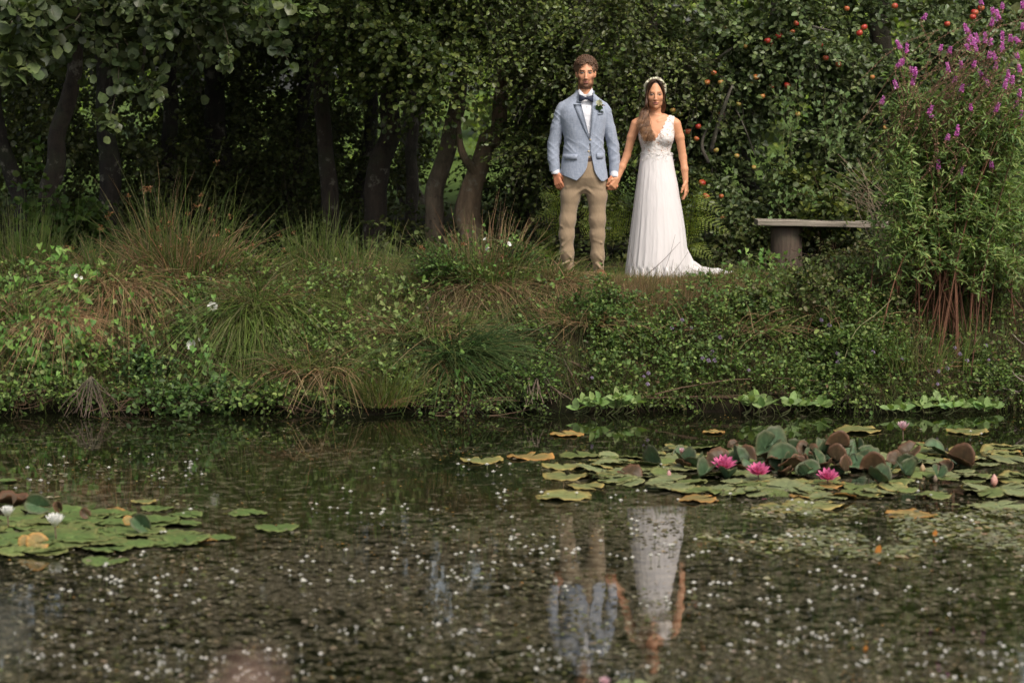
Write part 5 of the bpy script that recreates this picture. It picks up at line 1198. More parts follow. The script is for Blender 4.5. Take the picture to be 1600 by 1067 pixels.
# lapels, flaps as raised cloth pieces
def onj(x,z,e): return (x,float(jfront(x,z,e)),z)
def vx(z,sd):
    t=(z-BZ)/(1.545-BZ); return BX*(1-t)+.008*t+sd*(.002+.064*t**1.05)
for sd in (-1,1):
    mb=MB(); E=.006
    zs=np.linspace(BZ+.004,1.425,12); inner=[(vx(z,sd),z) for z in zs]; outw=np.interp(zs,[BZ,1.22,1.36,1.425],[.004,.030,.054,.064])
    outer=[(vx(z,sd)+sd*w_,z+.0) for z,w_ in zip(zs,outw)]
    v=[onj(x,z,E+.001) for x,z in inner]+[onj((x+xo)/2,(z+zo)/2,E+.006) for (x,z),(xo,zo) in zip(inner,outer)]+[onj(x,z,E) for x,z in outer]
    n=12; f=[(r*n+i,r*n+i+1,(r+1)*n+i+1,(r+1)*n+i) for r in (0,1) for i in range(n-1)]
    # collar part above the notch
    zc=np.linspace(1.434,1.535,7); ci=[(vx(z,sd)*.98,z) for z in zc]; cw=np.interp(zc,[1.434,1.47,1.535],[.040,.026,.010]); co_=[(x+sd*w_,z+(.004 if k==0 else 0)) for k,((x,z),w_) in enumerate(zip(ci,cw))]
    b0=len(v); yb=lambda x,z: float(min(float(jfront(x,z,E+.002)),.02))
    v+=[(x,yb(x,z),z) for x,z in ci]+[(x,yb(x,z)+.006,z) for x,z in co_]
    f+=[(b0+i,b0+i+1,b0+7+i+1,b0+7+i) for i in range(6)]
    f=np.array(f); v=np.array(v); nv=len(v); v2=v+np.array([0,.006,0])
    mb.add(np.concatenate([v,v2]),np.concatenate([f if sd<0 else f[:,::-1],(f[:,::-1] if sd<0 else f)+nv]),(.5,.5,.5))
    # rims
    rim=[list(range(0,n)),list(range(2*n,3*n)),list(range(b0,b0+7)),list(range(b0+7,b0+14)),[0,n,2*n],[n-1,2*n-1,3*n-1],[b0,b0+7],[b0+6,b0+13]]
    mb.f.append(np.array([[r[i],r[i+1],r[i+1]+nv,r[i]+nv] for r in rim for i in range(len(r)-1)]))
    putmb(mb,'lapel',M['jacket'],man)
def flap(x0,x1,z0,z1,name,dz=0,mat='jacket',e=.010):
    mb=MB(); n=7; xs=np.linspace(x0,x1,n)
    top=[onj(x,z1+dz*(x-x0)/(x1-x0),e) for x in xs]; bot=[onj(x,z0+dz*(x-x0)/(x1-x0)+(.008 if k in (0,n-1) else 0),e+.003) for k,x in enumerate(xs)]
    v=np.array(top+bot); v2=v+np.array([0,.008,0]); f=np.array([(i,i+1,n+i+1,n+i) for i in range(n-1)])
    mb.add(np.concatenate([v,v2]),np.concatenate([f[:,::-1],f+2*n]),(.5,.5,.5))
    per=list(range(n))+list(range(2*n-1,n-1,-1)); mb.f.append(np.array([[per[i],per[(i+1)%len(per)],per[(i+1)%len(per)]+2*n,per[i]+2*n] for i in range(len(per))]))
    return putmb(mb,name,M[mat],man)
flap(-.170,-.058,.975,1.022,'pocket_flap'); flap(.100,.160,.985,1.028,'pocket_flap'); flap(.105,.160,1.352-.010,1.352+.002,'breast_pocket',.006)
def disc(mb,c,r,col,n=12,th=.003,nrm=(0,-1,0)):
    c=np.array(c); nn=norm(np.array(nrm,float)); a=norm(np.cross(nn,[.1,.2,1])); b=np.cross(nn,a); th_=np.arange(n)/n*6.283
    ring=c+r*(np.cos(th_)[:,None]*a+np.sin(th_)[:,None]*b); v=np.concatenate([ring,ring+nn*th,[c+nn*th*1.5]])
    mb.add(v,[(j,(j+1)%n,n+(j+1)%n,n+j) for j in range(n)],col); mb.f.append(np.array([(n+j,n+(j+1)%n,2*n) for j in range(n)])+mb.n-len(v))
for z in (BZ,1.045):
    mb=MB(); disc(mb,onj(BX-(.0 if z==BZ else .012),z,.004),.0085,(.55,.45,.30)); putmb(mb,'button',M['leather'],man)
for k in range(5):
    z=1.19+.055*k; mb=MB(); disc(mb,(.008+(BX-.008)*(1-(z-BZ)/.405),-.112+.004*k if k<4 else -.095,z),.0045,(.6,.6,.6)); putmb(mb,'shirt_button',M['shirt'],man)
# pocket square
mb=MB(); p=np.array(onj(.133,1.356,.012))
for k in range(3): sheet(mb,[p+np.array(q) for q in ((-.018+.010*k,0,0),(.004+.010*k,0,0),(-.010+.013*k,-.002*k,.017+.004*(k%2)))],(.02,.035,.02))
putmb(mb,'pocket_square',M['cloth'],man)
# shirt collar wings
for sd in (-1,1):
    mb=MB(); v=[(.010+sd*.008,-.072,1.500),(.010+sd*.048,-.048,1.550),(.010+sd*.062,-.028,1.535),(.010+sd*.044,-.082,1.468)]
    sheet(mb,v,(.7,.7,.72),.004,(0,-1,.2)); putmb(mb,'collar',M['shirt'],man)
# bow tie
mb=MB(); bc=np.array((.014,-.098,1.474))
for sd in (-1,1):
    K=7; S=10; v=[]
    for i in range(K):
        u=i/(K-1); h=.009+.024*u**.8*(1-.12*(u>.9)); d=.007+.006*math.sin(u*3.14)
        for j in range(S):
            th=j/S*6.283; v.append(bc+np.array((sd*(.006+.052*u),math.sin(th)*d*(1+.25*math.sin(2*th))+.012*u,math.cos(th)*h-.006*u*(sd>0))))
    idx=np.arange(K*S).reshape(K,S); mb.add(v,np.stack([idx[:-1],np.roll(idx,-1,1)[:-1],np.roll(idx,-1,1)[1:],idx[1:]],-1).reshape(-1,4),(.02,.02,.05))
    mb.f.append(np.array([list(idx[-1])])+mb.n-K*S)
s=SDF(bc-.03,bc+.03,.003); s.ell(bc,(.011,.012,.0125),.004); V,F=s.mesh(); mb.add(V,F); putmb(mb,'bow_tie',M['tie'],man)
# boutonniere: white rose, leaves, sprig
bo=bpy.data.objects.new('buttonhole_flower',None); COL.objects.link(bo); bo.parent=man; c=np.array(onj(.118,1.428,.03)); c[1]=min(c[1],-.115); rng=np.random.RandomState(4)
mb=MB()
for r_ in range(4):
    m=5+r_; 
    for k in range(m):
        a=k/m*6.28+r_; u=np.array((math.cos(a),-.45,math.sin(a)+.35)); add_leaves(mb,(c+u*.003*r_)[None],u[None]*(.35+.22*r_)+np.array([[0,-.5,.3]]),(-u)[None]+np.array([[0,-.8,.6]]),.018+.004*r_,np.array([(.72,.70,.52)]) if r_<3 else np.array([(.62,.64,.42)]),'oval')
putmb(mb,'rose',M['petal'],bo)
mb=MB(); m=16; d=rng.randn(m,3)*.5+np.array([0,-.4,-.5]); add_leaves(mb,np.repeat((c+np.array([0,.008,-.018]))[None],m,0),d,rng.randn(m,3)*.3+np.array([0,-1,.3]),.040,pal(rng,[(.03,.06,.02),(.05,.09,.03)],m),'oval'); putmb(mb,'sprig_leaf',M['leaf'],bo)
mb=MB(); add_tube(mb,[c+np.array([0,0,-.01]),c+np.array([.02,0,-.010]),c+np.array([.05,.004,-.012])],.003,(.18,.05,.04),5); putmb(mb,'sprig_stem',M['stem'],bo)
# ring
for c_ in ((.232,-.07,.79),): pass

# ================================================================ the bride
b0=P(1021,433,21.0)
bride=empty('person',(b0[0],21.0,float(gz(b0[0],21.0))),'woman in white lace gown with flower crown and long brown hair, arms bare','person')
SKW=(.62,.30,.165); SKW2=(.54,.235,.12)
hb=(.005,-.02,1.508)
s=SDF((-.42,-.20,-.02),(.34,.22,1.68),.0036)
for e in (-1,1): s.chain([(.015+e*.060,0,.86,.070),(.015+e*.08,0,.46,.05),(.015+e*.08,.01,.08,.033)],.03); s.chain([(.015+e*.08,.03,.05,.027),(.015+e*.09,-.12,.025,.02)],.02)
TB=[(.78,.018,.0,.125,.09),(.90,.018,0,.120,.088),(1.005,.015,0,.112,.083),(1.06,.016,0,.112,.085),(1.15,.017,0,.138,.096),(1.22,.017,0,.145,.088),(1.28,.018,.005,.148,.070),(1.315,.018,.01,.105,.056),(1.335,.012,.012,.06,.045)]
s.loft(TB,.025)
s.ell((-.050,-.058,1.155),(.064,.058,.060),.025); s.ell((.084,-.058,1.155),(.064,.058,.060),.025)
s.cap((.012,.012,1.30),(.004,-.002,1.42),.048,.044,.03)
s.cap((-.05,.0,1.318),(-.125,.0,1.292),.030,.032,.03); s.cap((.08,.0,1.318),(.158,.0,1.290),.030,.032,.03)
s.chain([(-.06,-.048,1.292,.010),(-.13,-.02,1.300,.011)],.015); s.chain([(.03,-.052,1.290,.010),(.11,-.028,1.305,.011)],.015)
s.chain([(-.150,.0,1.268,.042),(-.185,.005,1.16,.036),(-.222,.012,1.01,.031),(-.262,-.005,.92,.029),(-.296,-.025,.832,.0225)],.015)
s.chain([(.176,.0,1.268,.042),(.208,.005,1.16,.037),(.236,.012,1.0,.031),(.250,-.01,.90,.028),(.258,-.02,.800,.0225)],.015)
head(s,hb,.064,.104,1.03,female=True)
s.cap((.003,-.0,1.45),(.008,.005,1.40),.043,.043,.02)
hand(s,(.258,-.022,.800),(.06,-.12,-1),(-.35,-.9,0),(.95,-.35,.1),.30,.90,.15,.5,curls=[.25,.4,.55,.65])
hand(s,(-.297,-.032,.826),(-.52,-.20,-.80),(.5,-.7,.3),(.75,-.3,.6),1.25,.86,.04,.6)
put(s,'body',M['skin'],bride,facecol(hb,.064,SKW,SKW2,None,(.46,.17,.13),(.06,.032,.018),(.05,.04,.03),fs=1.03))
# hair
HW=np.array((.11,.052,.026)); HD=np.array((.045,.023,.014)); HL=np.array((.34,.18,.085))
s=SDF((-.12,-.15,1.34),(.12,.15,1.68),.0034)
s.ell((hb[0],hb[1]+.030,hb[2]+.026),(.077,.100,.104),.01); s.ell((hb[0],hb[1]+.05,hb[2]-.06),(.066,.062,.11),.03)
s.ell((hb[0]+.004,hb[1]-.085,hb[2]-.026),(.053,.085,.104),.008,'s')
s.ell((hb[0],hb[1]-.06,hb[2]-.16),(.09,.10,.07),.01,'s'); s.ell((hb[0]+.008,hb[1]-.10,hb[2]+.030),(.050,.055,.042),.012,'s')
put(s,'hair',M['hair'],bride,lambda V: mix(np.repeat(HD[None],len(V),0),HW,np.clip((1.58-V[:,2])*6,0,1)))
mb=MB(); rng=np.random.RandomState(12)
for k in range(640):      # long waves over her right shoulder (left in the picture)
    a=rng.rand(); u=rng.randn(4)*.5; lk=rng.randint(0,9); lo_=np.array([math.sin(lk*2.4),math.cos(lk*2.4)])*.55+.25*rng.randn(2); Lc=.75+.3*rng.rand()
    p=[(hb[0]+.008-.012*a,hb[1]-.040+.06*a,hb[2]+.118-.004*a),(hb[0]-.034-.006*a,hb[1]-.066+.05*a,hb[2]+.096),(hb[0]-.060-.008*a,hb[1]-.056+.05*a,hb[2]+.050),(hb[0]-.066-.010*abs(u[0]),hb[1]-.045+.045*a,hb[2]-.010),(hb[0]-.068-.012*abs(u[0]),hb[1]-.030+.03*u[1],hb[2]-.085),
       (hb[0]-.080+.024*lo_[0],-.050+.018*lo_[1],1.375),(hb[0]-.092+.034*lo_[0],-.090+.016*lo_[1],1.300),(hb[0]-.080+.042*lo_[0],-.125+.012*lo_[1],1.225),(hb[0]-.058+.046*lo_[0],-.145+.012*lo_[1],1.225-.085*Lc+.02*u[2])]
    c=bez(p,40); t_=np.linspace(0,1,40); w_=np.clip(t_-.42,0,1)[:,None]*1.6; ph=lk*1.7
    c=c+w_*.019*np.stack([np.sin(t_*30+ph),.9*np.cos(t_*30+ph),0*t_],-1)+w_*.004*rng.randn(1,3)
    col=mix(np.repeat((HD*.9+HW*.1)[None],40,0),HW*(.6+.6*rng.rand()),np.clip(t_*2.0-.2,0,1)); col=mix(col,HL*(.6+.6*rng.rand()),np.clip(t_*2.2-1.0,0,1)*(.85 if lk%2 else .25))
    add_tube(mb,c,np.concatenate([np.linspace(.0018,.0025,20),np.linspace(.0025,.0006,20)]),np.repeat(col,4,0),4,False)
for k in range(200):      # the other side, falling behind the shoulder
    a=rng.rand(); u=rng.randn(3)*.5
    p=[(hb[0]+.008+.012*a,hb[1]-.040+.06*a,hb[2]+.118-.004*a),(hb[0]+.040+.004*a,hb[1]-.064+.05*a,hb[2]+.092),(hb[0]+.062+.004*a,hb[1]-.050+.05*a,hb[2]+.046),(hb[0]+.067+.006*abs(u[0]),hb[1]-.025+.03*a,hb[2]-.005),(hb[0]+.070+.008*u[0],hb[1]+.0+.012*u[1],hb[2]-.07),(hb[0]+.066+.010*u[0],.03,1.385),(hb[0]+.050+.014*u[0],.055,1.32)]
    c=bez(p,24); t_=np.linspace(0,1,24); c[:,0]+=.006*np.sin(t_*16+u[0])
    add_tube(mb,c,.0025,np.repeat(mix(np.repeat(HD[None],24,0),HW*(.7+.5*rng.rand()),np.clip(t_*1.5-.2,0,1)),4,0),4,False)
putmb(mb,'long_hair',M['hair'],bride)
# flower crown
mb=MB(); rng=np.random.RandomState(6)
for k in range(95):
    th=-2.1+4.2*rng.rand(); ctr=np.array((hb[0]+.074*math.sin(th),hb[1]+.030-.0*0+ -.010,hb[2]+.048+.070*math.cos(th)*1.0))+rng.randn(3)*np.array([.004,.012,.004]); ctr[0]=hb[0]+.080*math.sin(th); ctr[2]=hb[2]+.030+.094*math.cos(th*.85)+.005*rng.randn()
    m=6; aa=np.arange(m)/m*6.28; nn=norm(np.array([math.sin(th),-.6,math.cos(th)])+.3*rng.randn(3)); A=norm(np.cross(nn,[0.1,1,.2])); Bv=np.cross(nn,A)
    d=np.cos(aa)[:,None]*A+np.sin(aa)[:,None]*Bv+nn*.4; add_leaves(mb,np.repeat(ctr[None],m,0),d,np.repeat(nn[None],m,0),.0165,pal(rng,[(.78,.74,.60),(.70,.66,.50)],m,.1),'oval')
cr=putmb(mb,'flower_crown',M['petal'],bride)
mb=MB(); th=np.linspace(-2.1,2.1,30); add_tube(mb,np.stack([hb[0]+.072*np.sin(th),hb[1]+.022+0*th,hb[2]+.024+.086*np.cos(th*.85)],-1),.003,(.08,.11,.04),5); putmb(mb,'crown_stem',M['stem'],cr)
# bodice
s=SDF((-.20,-.17,.95),(.24,.15,1.36),.0032)
s.loft([(z,cx,cy,rx+.007,ry+.007) for z,cx,cy,rx,ry in TB if z>=.9],.02)
s.ell((-.050,-.060,1.155),(.067,.064,.063),.025); s.ell((.084,-.060,1.155),(.067,.064,.063),.025)
s.cap((.05,.0,1.316),(.150,.0,1.294),.038,.038,.03); s.cap((-.02,.0,1.316),(-.120,.0,1.294),.038,.038,.03)
S_,X,Y,Z=s.sl(s.lo,s.lo+s.n*s.h)
s.d-=(.0035*(vnoise(X*75+0*Y+0*Z,Y*75,Z*75,8)-.5)).astype(np.float32)
s.op(lambda X,Y,Z:Z-.955+0*X+0*Y,(-.3,-.3,.9),(.3,.3,.965),.003,'s')
def vb(X,Y,Z):
    t=(Z-1.130)/(1.335-1.130); wl=.100*np.clip(t,0,2)**.85; sc=.004*np.sin(Z*190)
    return np.maximum(np.maximum((-.008-wl*.92)-X-sc,X-(-.008+wl*1.22)-sc),np.maximum(1.130-Z,Y-.08))
s.op(vb,(-.25,-.3,1.12),(.3,.09,1.40),.003,'s')
for cx,sg in ((-.182,-1),(.222,1)):      # armholes
    s.op(lambda X,Y,Z,cx=cx,sg=sg: np.sqrt(((X-cx)/.065)**2+((Z-1.265)/.11)**2)*.06-.06+0*Y,(cx-.1,-.2,1.14),(cx+.1,.2,1.40),.004,'s')
put(s,'bodice',M['lace'],bride)
# skirt: rings of chiffon with hanging folds and a train
K=70; S=220; v=[];cc=[]
Wz=[1.045,1.0,.96,.90,.80,.70,.60,.45,.30,.15,.05,.0]
XL=[-.106,-.112,-.118,-.126,-.140,-.154,-.166,-.184,-.202,-.220,-.232,-.236]; XR=[.142,.150,.158,.168,.190,.208,.226,.250,.268,.280,.285,.288]; RY=[.090,.102,.112,.125,.15,.17,.19,.215,.24,.262,.275,.28]
th=np.arange(S)/S*2*math.pi
for i in range(K):
    t=i/(K-1); z=1.035*(1-t)+.006*t
    xl=np.interp(-z,-np.array(Wz),XL); xr=np.interp(-z,-np.array(Wz),XR); ry=np.interp(-z,-np.array(Wz),RY); cx=(xl+xr)/2; rx=(xr-xl)/2
    amp=np.interp(t,[0,.06,.3,1],[.004,.006,.009,.020])
    fold=np.sin(th*19+2.2*np.sin(th*3+1)+.5*t)+.55*np.sin(th*31+1.7*np.sin(th*2)+1.2*t)+.35*np.sin(th*47+3)
    fold=fold*(.45+.9*vnoise(np.cos(th)*2.5+5,np.sin(th)*2.5+5,t*1.3,9))
    r=1+amp*fold*.55
    tr=np.interp(z,[0,.010,.030,.07,.14,.26],[1,.95,.66,.33,.12,0]); wth=np.exp(-(((th+math.pi)%(2*math.pi)-math.pi-.10)/.30)**2)
    X_=cx+rx*r*np.cos(th)+tr*wth*.42; Y_=ry*r*np.sin(th)+tr*wth*.05-(.012*np.sin(th*23)*(t>.9)); Z_=np.full(S,z)
    lift=.020*np.maximum(0,np.sin(th*9+1))*np.clip((t-.97)/.03,0,1)*0
    Z_=np.where(wth*tr>.05,Z_+.012*np.sin(X_*60)*wth*tr+.045*wth*np.clip(tr*1.6,0,1),Z_)
    v.append(np.stack([X_,Y_,Z_+lift],-1))
v=np.array(v); v[0]*=1
mb=MB(); idx=np.arange(K*S).reshape(K,S)
mb.add(v.reshape(-1,3),np.stack([idx[:-1],idx[1:],np.roll(idx,-1,1)[1:],np.roll(idx,-1,1)[:-1]],-1).reshape(-1,4),(.64,.60,.59))
putmb(mb,'skirt',M['chiffon'],bride)
# lace applique falling over the waist seam
mb=MB(); rng=np.random.RandomState(9)
for k in range(120):
    a=-math.pi*rng.rand(); z=1.030-.065*rng.rand()**2.2; ry=np.interp(-z,-np.array(Wz),RY)+.002; xl=np.interp(-z,-np.array(Wz),XL)-.002; xr=np.interp(-z,-np.array(Wz),XR)+.002
    q=np.array(((xl+xr)/2+(xr-xl)/2*math.cos(a),ry*math.sin(a),z)); nn=np.array((math.cos(a),math.sin(a),.1)); m=4
    add_leaves(mb,np.repeat(q[None],m,0)+rng.randn(m,3)*.004,rng.randn(m,3),np.repeat(nn[None],m,0)+.2*rng.randn(m,3),.009,np.array((.80,.77,.75)),'oval')
putmb(mb,'lace_trim',M['petal'],bride)
# ---------------------------------------------------------------- water lilies
def pad_mesh(rng, r, kind):
    """kind: flat green / yellowing / raised / curled bronze; returns MB at the origin, pad lying in xy"""
    mb=MB(); NR=6; S=30; notch=.16; th=np.linspace(notch,2*math.pi-notch,S); v=[];c=[]
    ph=rng.rand(4)*6.28
    if kind=='flat': base,edge=(.14,.18,.055),(.20,.20,.07)
    elif kind=='pale': base,edge=(.19,.22,.10),(.26,.25,.11)  # sky sheen put into the pale green
    elif kind=='yellow': base,edge=(.18,.20,.075),(.38,.28,.09)
    elif kind=='orange': base,edge=(.24,.19,.07),(.50,.25,.07)
    elif kind=='bright': base,edge=(.105,.16,.045),(.16,.19,.06)
    elif kind=='bronze': base,edge=(.060,.040,.020),(.15,.075,.042)
    elif kind=='bluegreen': base,edge=(.065,.115,.055),(.10,.10,.05)
    else: base,edge=(.07,.11,.05),(.09,.10,.05)
    base=np.array(base)*(.8+.4*rng.rand()); edge=np.array(edge)
    for i in range(NR):
        u=i/(NR-1); u=u**.8
        for a in th:
            rr=r*u*(1+.04*math.sin(3*a+ph[0])+.02*math.sin(7*a+ph[1]))
            z=.006*u*math.sin(2*a+ph[2])*r/.12+.004*u**6*math.sin(11*a+ph[3])
            if kind in('yellow','orange'): z+=.005*u**8*math.sin(5*a+ph[1])
            v.append((rr*math.cos(a),rr*math.sin(a),z))
            e=np.clip(u**5*1.0+ (.5*(vnoise(math.cos(a)*2+ph[0],math.sin(a)*2,u*2,3)-.45))*(1 if kind in('yellow','orange') else .2),0,1)
            vein=.9+.14*(math.sin(a*11)>.75); c.append((base*(1-e)+edge*e)*vein)
    v=np.array(v); 
    if kind in('bronze','bluegreen') and rng.rand()<.5:     # leaf folded along its midrib
        f_=.45+.8*rng.rand(); v[:,2]+=np.abs(v[:,1])*f_+.25*v[:,0]**2/r*(1 if rng.rand()<.5 else -1); v[:,1]*=.72; v[:,2]+=r*.04*np.sin(v[:,0]/r*9)
    elif kind in('bronze','bluegreen','raised'):     # standing, rolled leaf
        k=.5+1.0*rng.rand(); x=v[:,0]/r; y=v[:,1].copy(); roll=k*.75
        v[:,2]+=r*roll*.55*x*x*(1 if rng.rand()<.65 else -.9); v[:,1]*=.74; v[:,0]*=(1-.22*roll*np.abs(x)); v[:,2]+=.22*r*(y/r)**2+r*.07*np.sin(y/r*4.5+ph[0])+r*.05*np.sin(x*6+ph[1])
    idx=np.arange(NR*S).reshape(NR,S)
    mb.add(v,np.stack([idx[:-1,:-1],idx[1:,:-1],idx[1:,1:],idx[:-1,1:]],-1).reshape(-1,4),np.array(c)); return mb
def add_thick(o,t=.0016):
    m=o.modifiers.new('thickness','SOLIDIFY'); m.thickness=t; m.offset=-1
PADLAB={'flat':('green lily pad lying flat on the water in the right hand lily patch','flat green pads of the right lily patch'),
 'pale':('pale sheeny lily pad lying flat in the right hand lily patch','pale pads of the right lily patch'),
 'yellow':('yellowing lily pad with torn orange rim on the right half of the pond','yellowing pads of the right lily patch'),
 'orange':('ragged orange dying lily pad floating on the right half of the pond','orange pads of the right lily patch'),
 'bronze':('bronze brown underside of a rolled lily pad standing above the water','bronze rolled pads of the right patch'),
 'bluegreen':('blue green lily pad raised above the water in the right hand patch','raised blue green pads of the right patch'),
 'bright':('bright yellow green lily pad in the left hand lily patch','bright pads of the left lily patch'),
 'lflat':('dark green lily pad lying flat in the left hand lily patch','dark pads of the left lily patch')}
protos={}; rng=np.random.RandomState(31)
def pad(px,py,wpx,kind,lift=0,tiltx=0,tilty=0,rot=None,label=None,yaw=None):
    c=W(px,py,lift*0); m_per=c[1]/4000*1.0; r=wpx*m_per/2
    kk='flat' if kind=='lflat' else kind
    key=(kk,rng.randint(0,5))
    lab,grp=PADLAB[kind]
    if key not in protos:
        o=pad_mesh(np.random.RandomState(len(protos)+7),.12,kk).build('lily_pad',M['pad']); add_thick(o); protos[key]=o; new=o
    else: new=protos[key].copy(); COL.objects.link(new)
    s=r/.12; new.scale=(s,s,s); new.location=(c[0],c[1],.007+lift+.004*rng.rand())
    new.rotation_euler=(tiltx,tilty,rng.rand()*6.28 if rot is None else rot)
    new.rotation_mode='ZXY' if (tiltx or tilty) else 'XYZ'
    tag(new,label or padlabel(px,py,kind,wpx,lift),'lily pad',None if label else grp); return new
LMR=[('the leftmost pink flower',1131,727),('the middle pink flower',1185,737),('the rightmost pink flower',1293,745),('the pale pink cup',1411,668),('the half open left bud',1065,704),('the right edge bud',1553,750),('the reflection of the skirt',1020,800),('the bud among bronze leaves',1358,713)]
LML=[('the white lily at the edge',12,803),('the white lily in mid patch',86,818),('the curled orange leaf',58,855),('the tan standing leaf',200,829),('the pads at the right tip',330,842)]
NOUN={'flat':'flat green pad','pale':'pale flat pad','yellow':'yellowing pad','orange':'orange dying pad','bronze':'bronze upturned leaf','bluegreen':'raised green leaf','bright':'bright lime pad','lflat':'dark green pad'}
def padlabel(px,py,kind,wpx,h=0):
    L_=LML if px<600 else LMR; n=min(L_,key=lambda a:(a[1]-px)**2+((a[2]-py)*3)**2); dx=px-n[1]; dy=(py-n[2])*3
    side='left of' if dx<0 else 'right of'; dp='in front and ' if dy>30 else 'behind and ' if dy<-30 else ''
    far='well ' if abs(dx)>60 else 'just '; sz=('small ' if wpx<50 else 'large ') if kind not in('bronze','bluegreen') else ('low ' if h<.04 else 'tall ')
    return sz+NOUN[kind]+', '+dp+far+side+' '+n[0]
def choose(ks,ws): return ks[int(np.searchsorted(np.cumsum(ws)/sum(ws),rng.rand()))]
# right patch
one=[(885,679,62,'orange','lone orange rimmed lily pad floating apart beyond the right patch'),(1115,676,40,'orange','orange lily pad at the back edge of the raised bronze leaves'),(1340,673,85,'yellow','wide olive lily pad at the back of the right patch beside the pale pink flower'),
 (1512,675,75,'yellow','yellow lily pad farthest right at the back of the patch'),(752,720,78,'yellow','yellow lily pad at the left tip of the right patch'),(830,714,85,'orange','orange edged pad second from the left tip of the right patch'),
 (905,712,75,'flat','green pad third from the left tip of the right patch'),(880,729,78,'yellow','long yellow green pad below the left tip of the patch'),(885,745,90,'yellow','lowest left pad of the right patch with torn yellow rim'),(958,741,60,'yellow','pad with orange spot left of the couple reflection'),
 (915,761,70,'yellow','yellow pad just above the reflection of the white skirt'),(880,776,105,'yellow','thin yellow and orange pad floating below the left end of the right patch'),
 (1090,781,75,'orange','orange pad over the top of the skirt reflection'),(1215,797,95,'yellow','yellow pad with bright rim below the second pink flower'),(1270,790,110,'yellow','long yellow pad in open water under the right patch'),(1265,776,70,'orange','vivid orange pad in front of the right patch'),
 (1425,806,95,'orange','orange and tan pad alone below the right end of the patch'),(1560,792,110,'pale','pale pad at the right edge in the small floating leaves'),(1575,708,50,'orange','orange pad near the right edge behind the green ones'),(1490,722,55,'orange','orange pad among green ones right of the bronze leaves')]
for (px,py,w_,k,lab) in one: pad(px,py,w_*.88,k,label=lab)
for i in range(190):
    u=rng.rand(); px=930+680*u; py=728+ (rng.rand()-.5)*np.interp(px,[930,1050,1300,1600],[26,72,88,80])+np.interp(px,[930,1300,1600],[6,12,8])
    if 1080<px<1440 and 700<py<745 and rng.rand()<.5: continue
    pad(px,py,32+36*rng.rand(),choose(['flat','pale','yellow','orange'],[.42,.38,.16,.04]),lift=.006*rng.rand()*3,tiltx=.10*rng.randn(),tilty=.10*rng.randn())
for i in range(74):    # raised rolled leaves in the middle of the patch
    px=1275+115*rng.randn(); px=min(max(px,985),1500); py=732+11*rng.randn()
    k=choose(['bronze','bluegreen'],[.38,.62]); h=.02+.09*rng.rand()*math.exp(-((px-1270)/160)**2)
    pad(px,py,30+24*rng.rand(),k,lift=h*.55,tiltx=(.15+.6*rng.rand())*(1 if rng.rand()<.6 else -1),tilty=.45*rng.randn(),rot=rng.rand()*6.28)
for (px,py,w_,k,h,lab) in [(1195,700,62,'bluegreen',.16,'tall blue green lily leaf catching the light behind the pink flowers'),(1260,700,55,'bronze',.14,'dark bronze lily leaf standing upright behind the pink flowers'),(1308,697,50,'bronze',.15,'folded bronze leaf pointing up right in the middle of the patch'),
        (1145,690,26,'bronze',.15,'small narrow bronze leaf standing left of the tall blue green one'),(1120,715,50,'bronze',.07,'pinkish curled leaf edge left of the first pink flower'),(1365,735,55,'bronze',.08,'pinkish folded leaf standing right of the third pink flower'),(1420,705,60,'bronze',.07,'dark bronze leaf under the pale pink flower')]:
    pad(px,py+h*190,w_*.8,k,lift=h*.65,tiltx=.75,tilty=.3*rng.randn(),rot=rng.randn()*.5,label=lab)
# left patch
for i in range(84):
    a=rng.rand()*6.28; q=rng.rand()**.6; px=60+250*q*math.cos(a); py=833+36*q*math.sin(a)
    if px<-60: px=-px
    if px>300 and py<800: py=810
    pad(px,py,48+34*rng.rand(),choose(['bright','lflat'],[.6,.4]),lift=.004+.01*rng.rand(),tiltx=.05*rng.randn(),tilty=.05*rng.randn())
for (px,py,w_,k,lab) in [(225,785,40,'yellow','small pad at the back of the left patch'),(246,795,52,'bright','bright pad alone behind the left patch'),(290,805,56,'bright','bright yellow green pad right behind the left patch'),(388,803,62,'bright','bright pad farthest back right of the left patch'),(433,825,70,'bright','bright pad farthest to the right of the left patch'),
       (345,841,50,'bright','bright pad at the right tip of the left patch'),(320,843,50,'orange','orange brown pad near the right tip of the left patch'),(170,800,52,'orange','orange pad at the back of the left patch beside the white lily'),(165,878,74,'bright','front pad of the left patch'),(12,752,30,'bright','tiny pad by the left edge behind the left patch'),(20,790,70,'bronze','brownish pad at the back left edge')]: pad(px,py,w_,k,label=lab)
for (px,py,w_,k,lab) in [(92,803,20,'bronze','narrow brown leaf standing behind the white water lily'),(133,812,22,'bronze','thin dark leaf standing right of the white water lily'),(200,823,16,'orange','small tan leaf standing in the left patch'),(60,800,44,'bluegreen','raised green leaf behind the white water lily'),(222,830,38,'bluegreen','raised green leaf in the middle of the left patch')]:
    pad(px,py+6,w_,k,lift=.05,tiltx=1.2,rot=rng.randn()*.5,label=lab)
for (px,py,w_) in [(58,858,36),(40,856,24)]:
    pad(px,py+4,w_,'orange',lift=.035,tiltx=1.25,tilty=.4,rot=.5,label='large curled orange leaf standing at the front of the left patch' if w_>30 else 'smaller curled orange leaf standing beside the large one')

